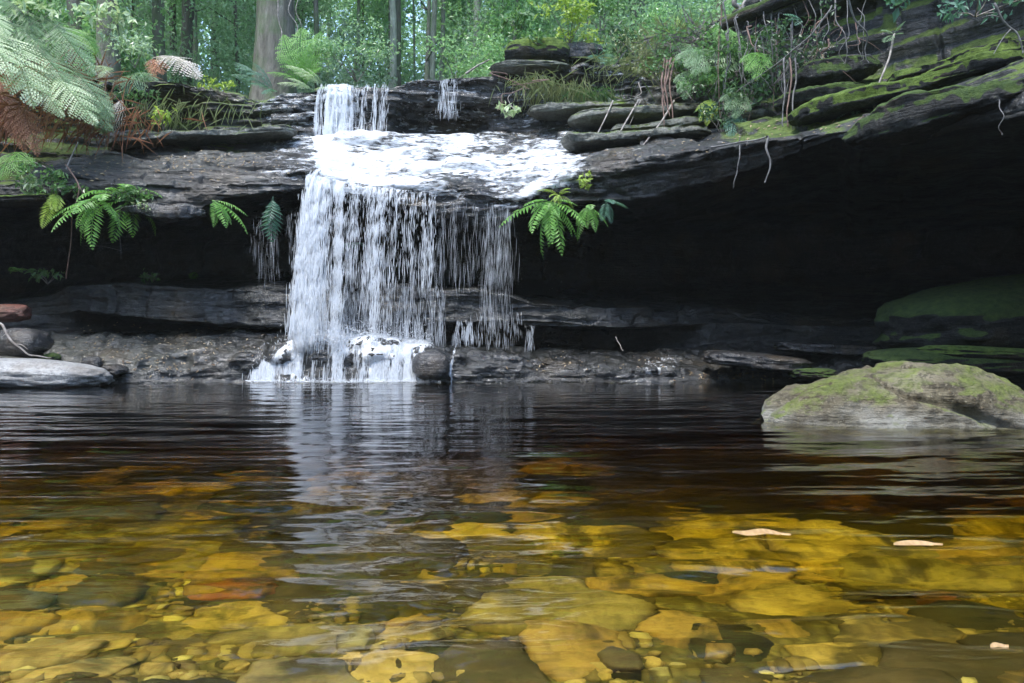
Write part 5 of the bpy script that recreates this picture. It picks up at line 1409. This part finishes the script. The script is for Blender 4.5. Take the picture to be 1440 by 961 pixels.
stick([(1078, 192, 8.0), (1081, 215, 7.95), (1082, 238, 7.95), (1075, 257, 7.95)], .022, .010, 'root', 'pale hooked root hanging over the cave mouth', 'root', 'root', .02)
stick([(1042, 203, 8.2), (1038, 225, 8.15), (1037, 245, 8.15), (1031, 265, 8.15)], .010, .006, 'root', 'thin pale root hanging left of the hooked root', 'root', 'root', .02)
stick([(1000, 207, 8.5), (1040, 200, 8.2), (1078, 193, 8.0)], .016, .014, 'root', 'root lying along the lip above the cave mouth', 'root', 'root', .01, 2)
rl = random.Random(3)
for i in range(34):
    x = 1010 + i * 6.2 + rl.uniform(-4, 4)
    top = rl.uniform(-10, 60); bot = rl.uniform(95, 190) if x < 1120 else rl.uniform(50, 95)
    Yr_ = np.interp(x, [1040, 1220], [9.6, 8.7])
    o = stick([(x, top, Yr_), (x + rl.uniform(-9, 9), (top + bot) / 2, Yr_ - .05), (x + rl.uniform(-14, 10), bot, Yr_ - .1)], rl.uniform(.006, .018), .004, rl.choice(['root', 'root', 'twig_brown']), 'thin root dangling from the overgrown wall', 'root', 'root', .07, rl.choice([0, 1, 2]))
    tag(o, group='thin roots dangling from the overgrown wall')
for i, x in enumerate((1103, 1110, 1118)):
    o = stick([(x, 82, 8.9), (x + 1, 115, 8.85), (x - 2, 150, 8.8), (x - 2, 178, 8.8)], .017, .012, 'twig_brown' if i == 1 else 'root', 'thick upright root stump left of the mossy ledges', 'root', 'root', .02)
    tag(o, group='thick upright roots left of the mossy ledges')
stick([(1030, 0, 9.9), (1045, 25, 9.9)], .05, .04, 'twig', 'broken stub crossing above the mossy log', 'branch', 'branch', .02)
stick([(1050, -10, 10), (1042, 24, 10)], .035, .03, 'twig', 'second broken stub leaning above the mossy log', 'branch', 'branch', .02)
stick([(978, 60, 10.6), (1000, 42, 10.5), (1020, 25, 10.4)], .03, .02, 'twig', 'grey stick lying in the stalks left of the mossy log', 'stick', 'stick', .02, 3)
stick([(1015, 38, 9.9), (1050, 20, 9.6), (1085, 6, 9.3), (1130, -12, 9.0)], .075, .10, 'green_rock', 'thick mossy log rising to the top edge at right', 'log', 'log', .02)
stick([(110, 200, 9.2), (98, 225, 9.05), (93, 238, 9.0)], .008, .007, 'twig', 'forked twig standing on the ledge at far left', 'twig', 'twig', .0, 1)
stick([(92, 232, 8.95), (112, 262, 8.9), (108, 285, 8.88), (102, 300, 8.9), (98, 345, 9.0), (93, 392, 9.1)], .014, .009, 'twig_brown', 'long bare vine hanging from the far left ledge to the slab', 'vine', 'vine', .015, 2)
stick([(-10, 245, 8.8), (20, 228, 8.8), (45, 226, 8.8), (75, 240, 8.8)], .010, .006, 'twig', 'arched grey twig at the far left edge', 'twig', 'twig', .01)
stick([(0, 455, 8.4), (18, 480, 8.3), (40, 500, 8.3), (72, 503, 8.3)], .016, .006, 'twig', 'long curved twig lying on the rocks at the far left', 'twig', 'twig', .02, 2)
stick([(168, 300, 9.0), (170, 330, 9.05), (169, 365, 9.1)], .008, .004, 'root', 'thin wet root hanging below the bushy fern', 'root', 'root', .02, 1)
stick([(866, 474, 9.7), (872, 486, 9.55), (876, 494, 9.4)], .007, .004, 'twig', 'small bent twig on the low shelf right of the fall', 'twig', 'twig', .01)
stick([(655, 104, 11.8), (672, 92, 11.9), (688, 84, 12)], .02, .012, 'twig', 'pale stick leaning on the lip right of the fall', 'stick', 'stick', .01)
for i, (x, xb, w) in enumerate([(391, 394, .02), (410, 414, .016), (419, 420, .012)]):
    o = stick([(x, -10, 13.0), (x - 1, 20, 13.0), (xb + 3, 45, 13.0), (xb, 75 - i * 8, 13.0)], w, w * .7, 'twig', 'pale vine hanging down the thickest trunk', 'vine', 'vine', .04)
    tag(o, group='pale vines on the thickest trunk')
rl = random.Random(8)
for i in range(9):
    x = rl.choice([rl.uniform(700, 760), rl.uniform(830, 980)]); y = rl.uniform(95, 150)
    o = stick([(x, y, 10.6), (x + rl.uniform(-30, 30), y + rl.uniform(-8, 16), 10.4), (x + rl.uniform(-50, 50), y + rl.uniform(5, 35), 10.3)], .008, .004, rl.choice(['twig', 'twig_brown']), 'fallen twig lying on the upper rock beds', 'twig', 'twig', .02, 1)
    tag(o, group='fallen twigs on the upper rock beds')

# ------------------------------------------------------------ leaf litter
M['litter'] = leaf_mat('fallen_leaves', (0.12, 0.07, 0.04), (0.46, 0.36, 0.22), .15, .5)
r_ = np.random.default_rng(55)
C, D, N_ = [], [], []
def litter(n, cx_, cy_, sx__, sy__):
    for _ in range(n):
        px = r_.normal(cx_, sx__); py = r_.normal(cy_, sy__)
        p, nn = hit(px, py, .012)
        if nn.z < .15: continue
        a = r_.uniform(0, 6.28)
        d = Vector((math.cos(a), math.sin(a), r_.normal(0, .15))); d = (d - nn * d.dot(nn)).normalized()
        C.append(p); D.append(d + nn * .1); N_.append(nn)
for a in [(60, 215, 500, 30, 14), (40, 190, 495, 60, 12), (50, 240, 520, 40, 8), (90, 300, 480, 60, 14), (140, 280, 235, 60, 10), (200, 150, 225, 90, 14), (120, 330, 225, 50, 8), (120, 830, 215, 90, 12), (90, 1000, 190, 80, 10), (90, 1010, 527, 50, 4), (30, 850, 512, 80, 4), (70, 1200, 175, 70, 10), (130, 850, 150, 80, 20), (40, 880, 500, 60, 6), (120, 250, 180, 70, 12), (80, 150, 465, 60, 12)]:
    litter(*a)
n = len(C)
v, t_ = leaves_geo(np.array(C), np.array(D), np.array(N_), r_.uniform(.02, .06, n), r_.uniform(.009, .022, n), .15)
lt = link('leaf_litter', mesh('leaf_litter', v, tris=t_, mat=M['litter'], attrs={'tint': np.repeat(r_.random(n) ** 1.3, 4)}))
tag(lt, 'small fallen tan leaves strewn over the rock ledges', 'leaf litter', kind='stuff')

# ------------------------------------------------------------ the damp air of the gully
bmh = bmesh.new(); bmesh.ops.create_cube(bmh, size=1)
hme = bpy.data.meshes.new('haze'); bmh.to_mesh(hme); bmh.free()
hz_ = link('haze', hme, loc=(0, 25, 15), scale=(170, 130, 40))
t = NT('haze')
t.set(t.out.inputs['Volume'], t.n('ShaderNodeVolumePrincipled', i_Color=(.86, .95, .90), i_Density=HAZE).outputs[0])
hme.materials.append(t.m)
tag(hz_, 'faint pale damp air over the pool and in the forest', 'haze', kind='stuff')
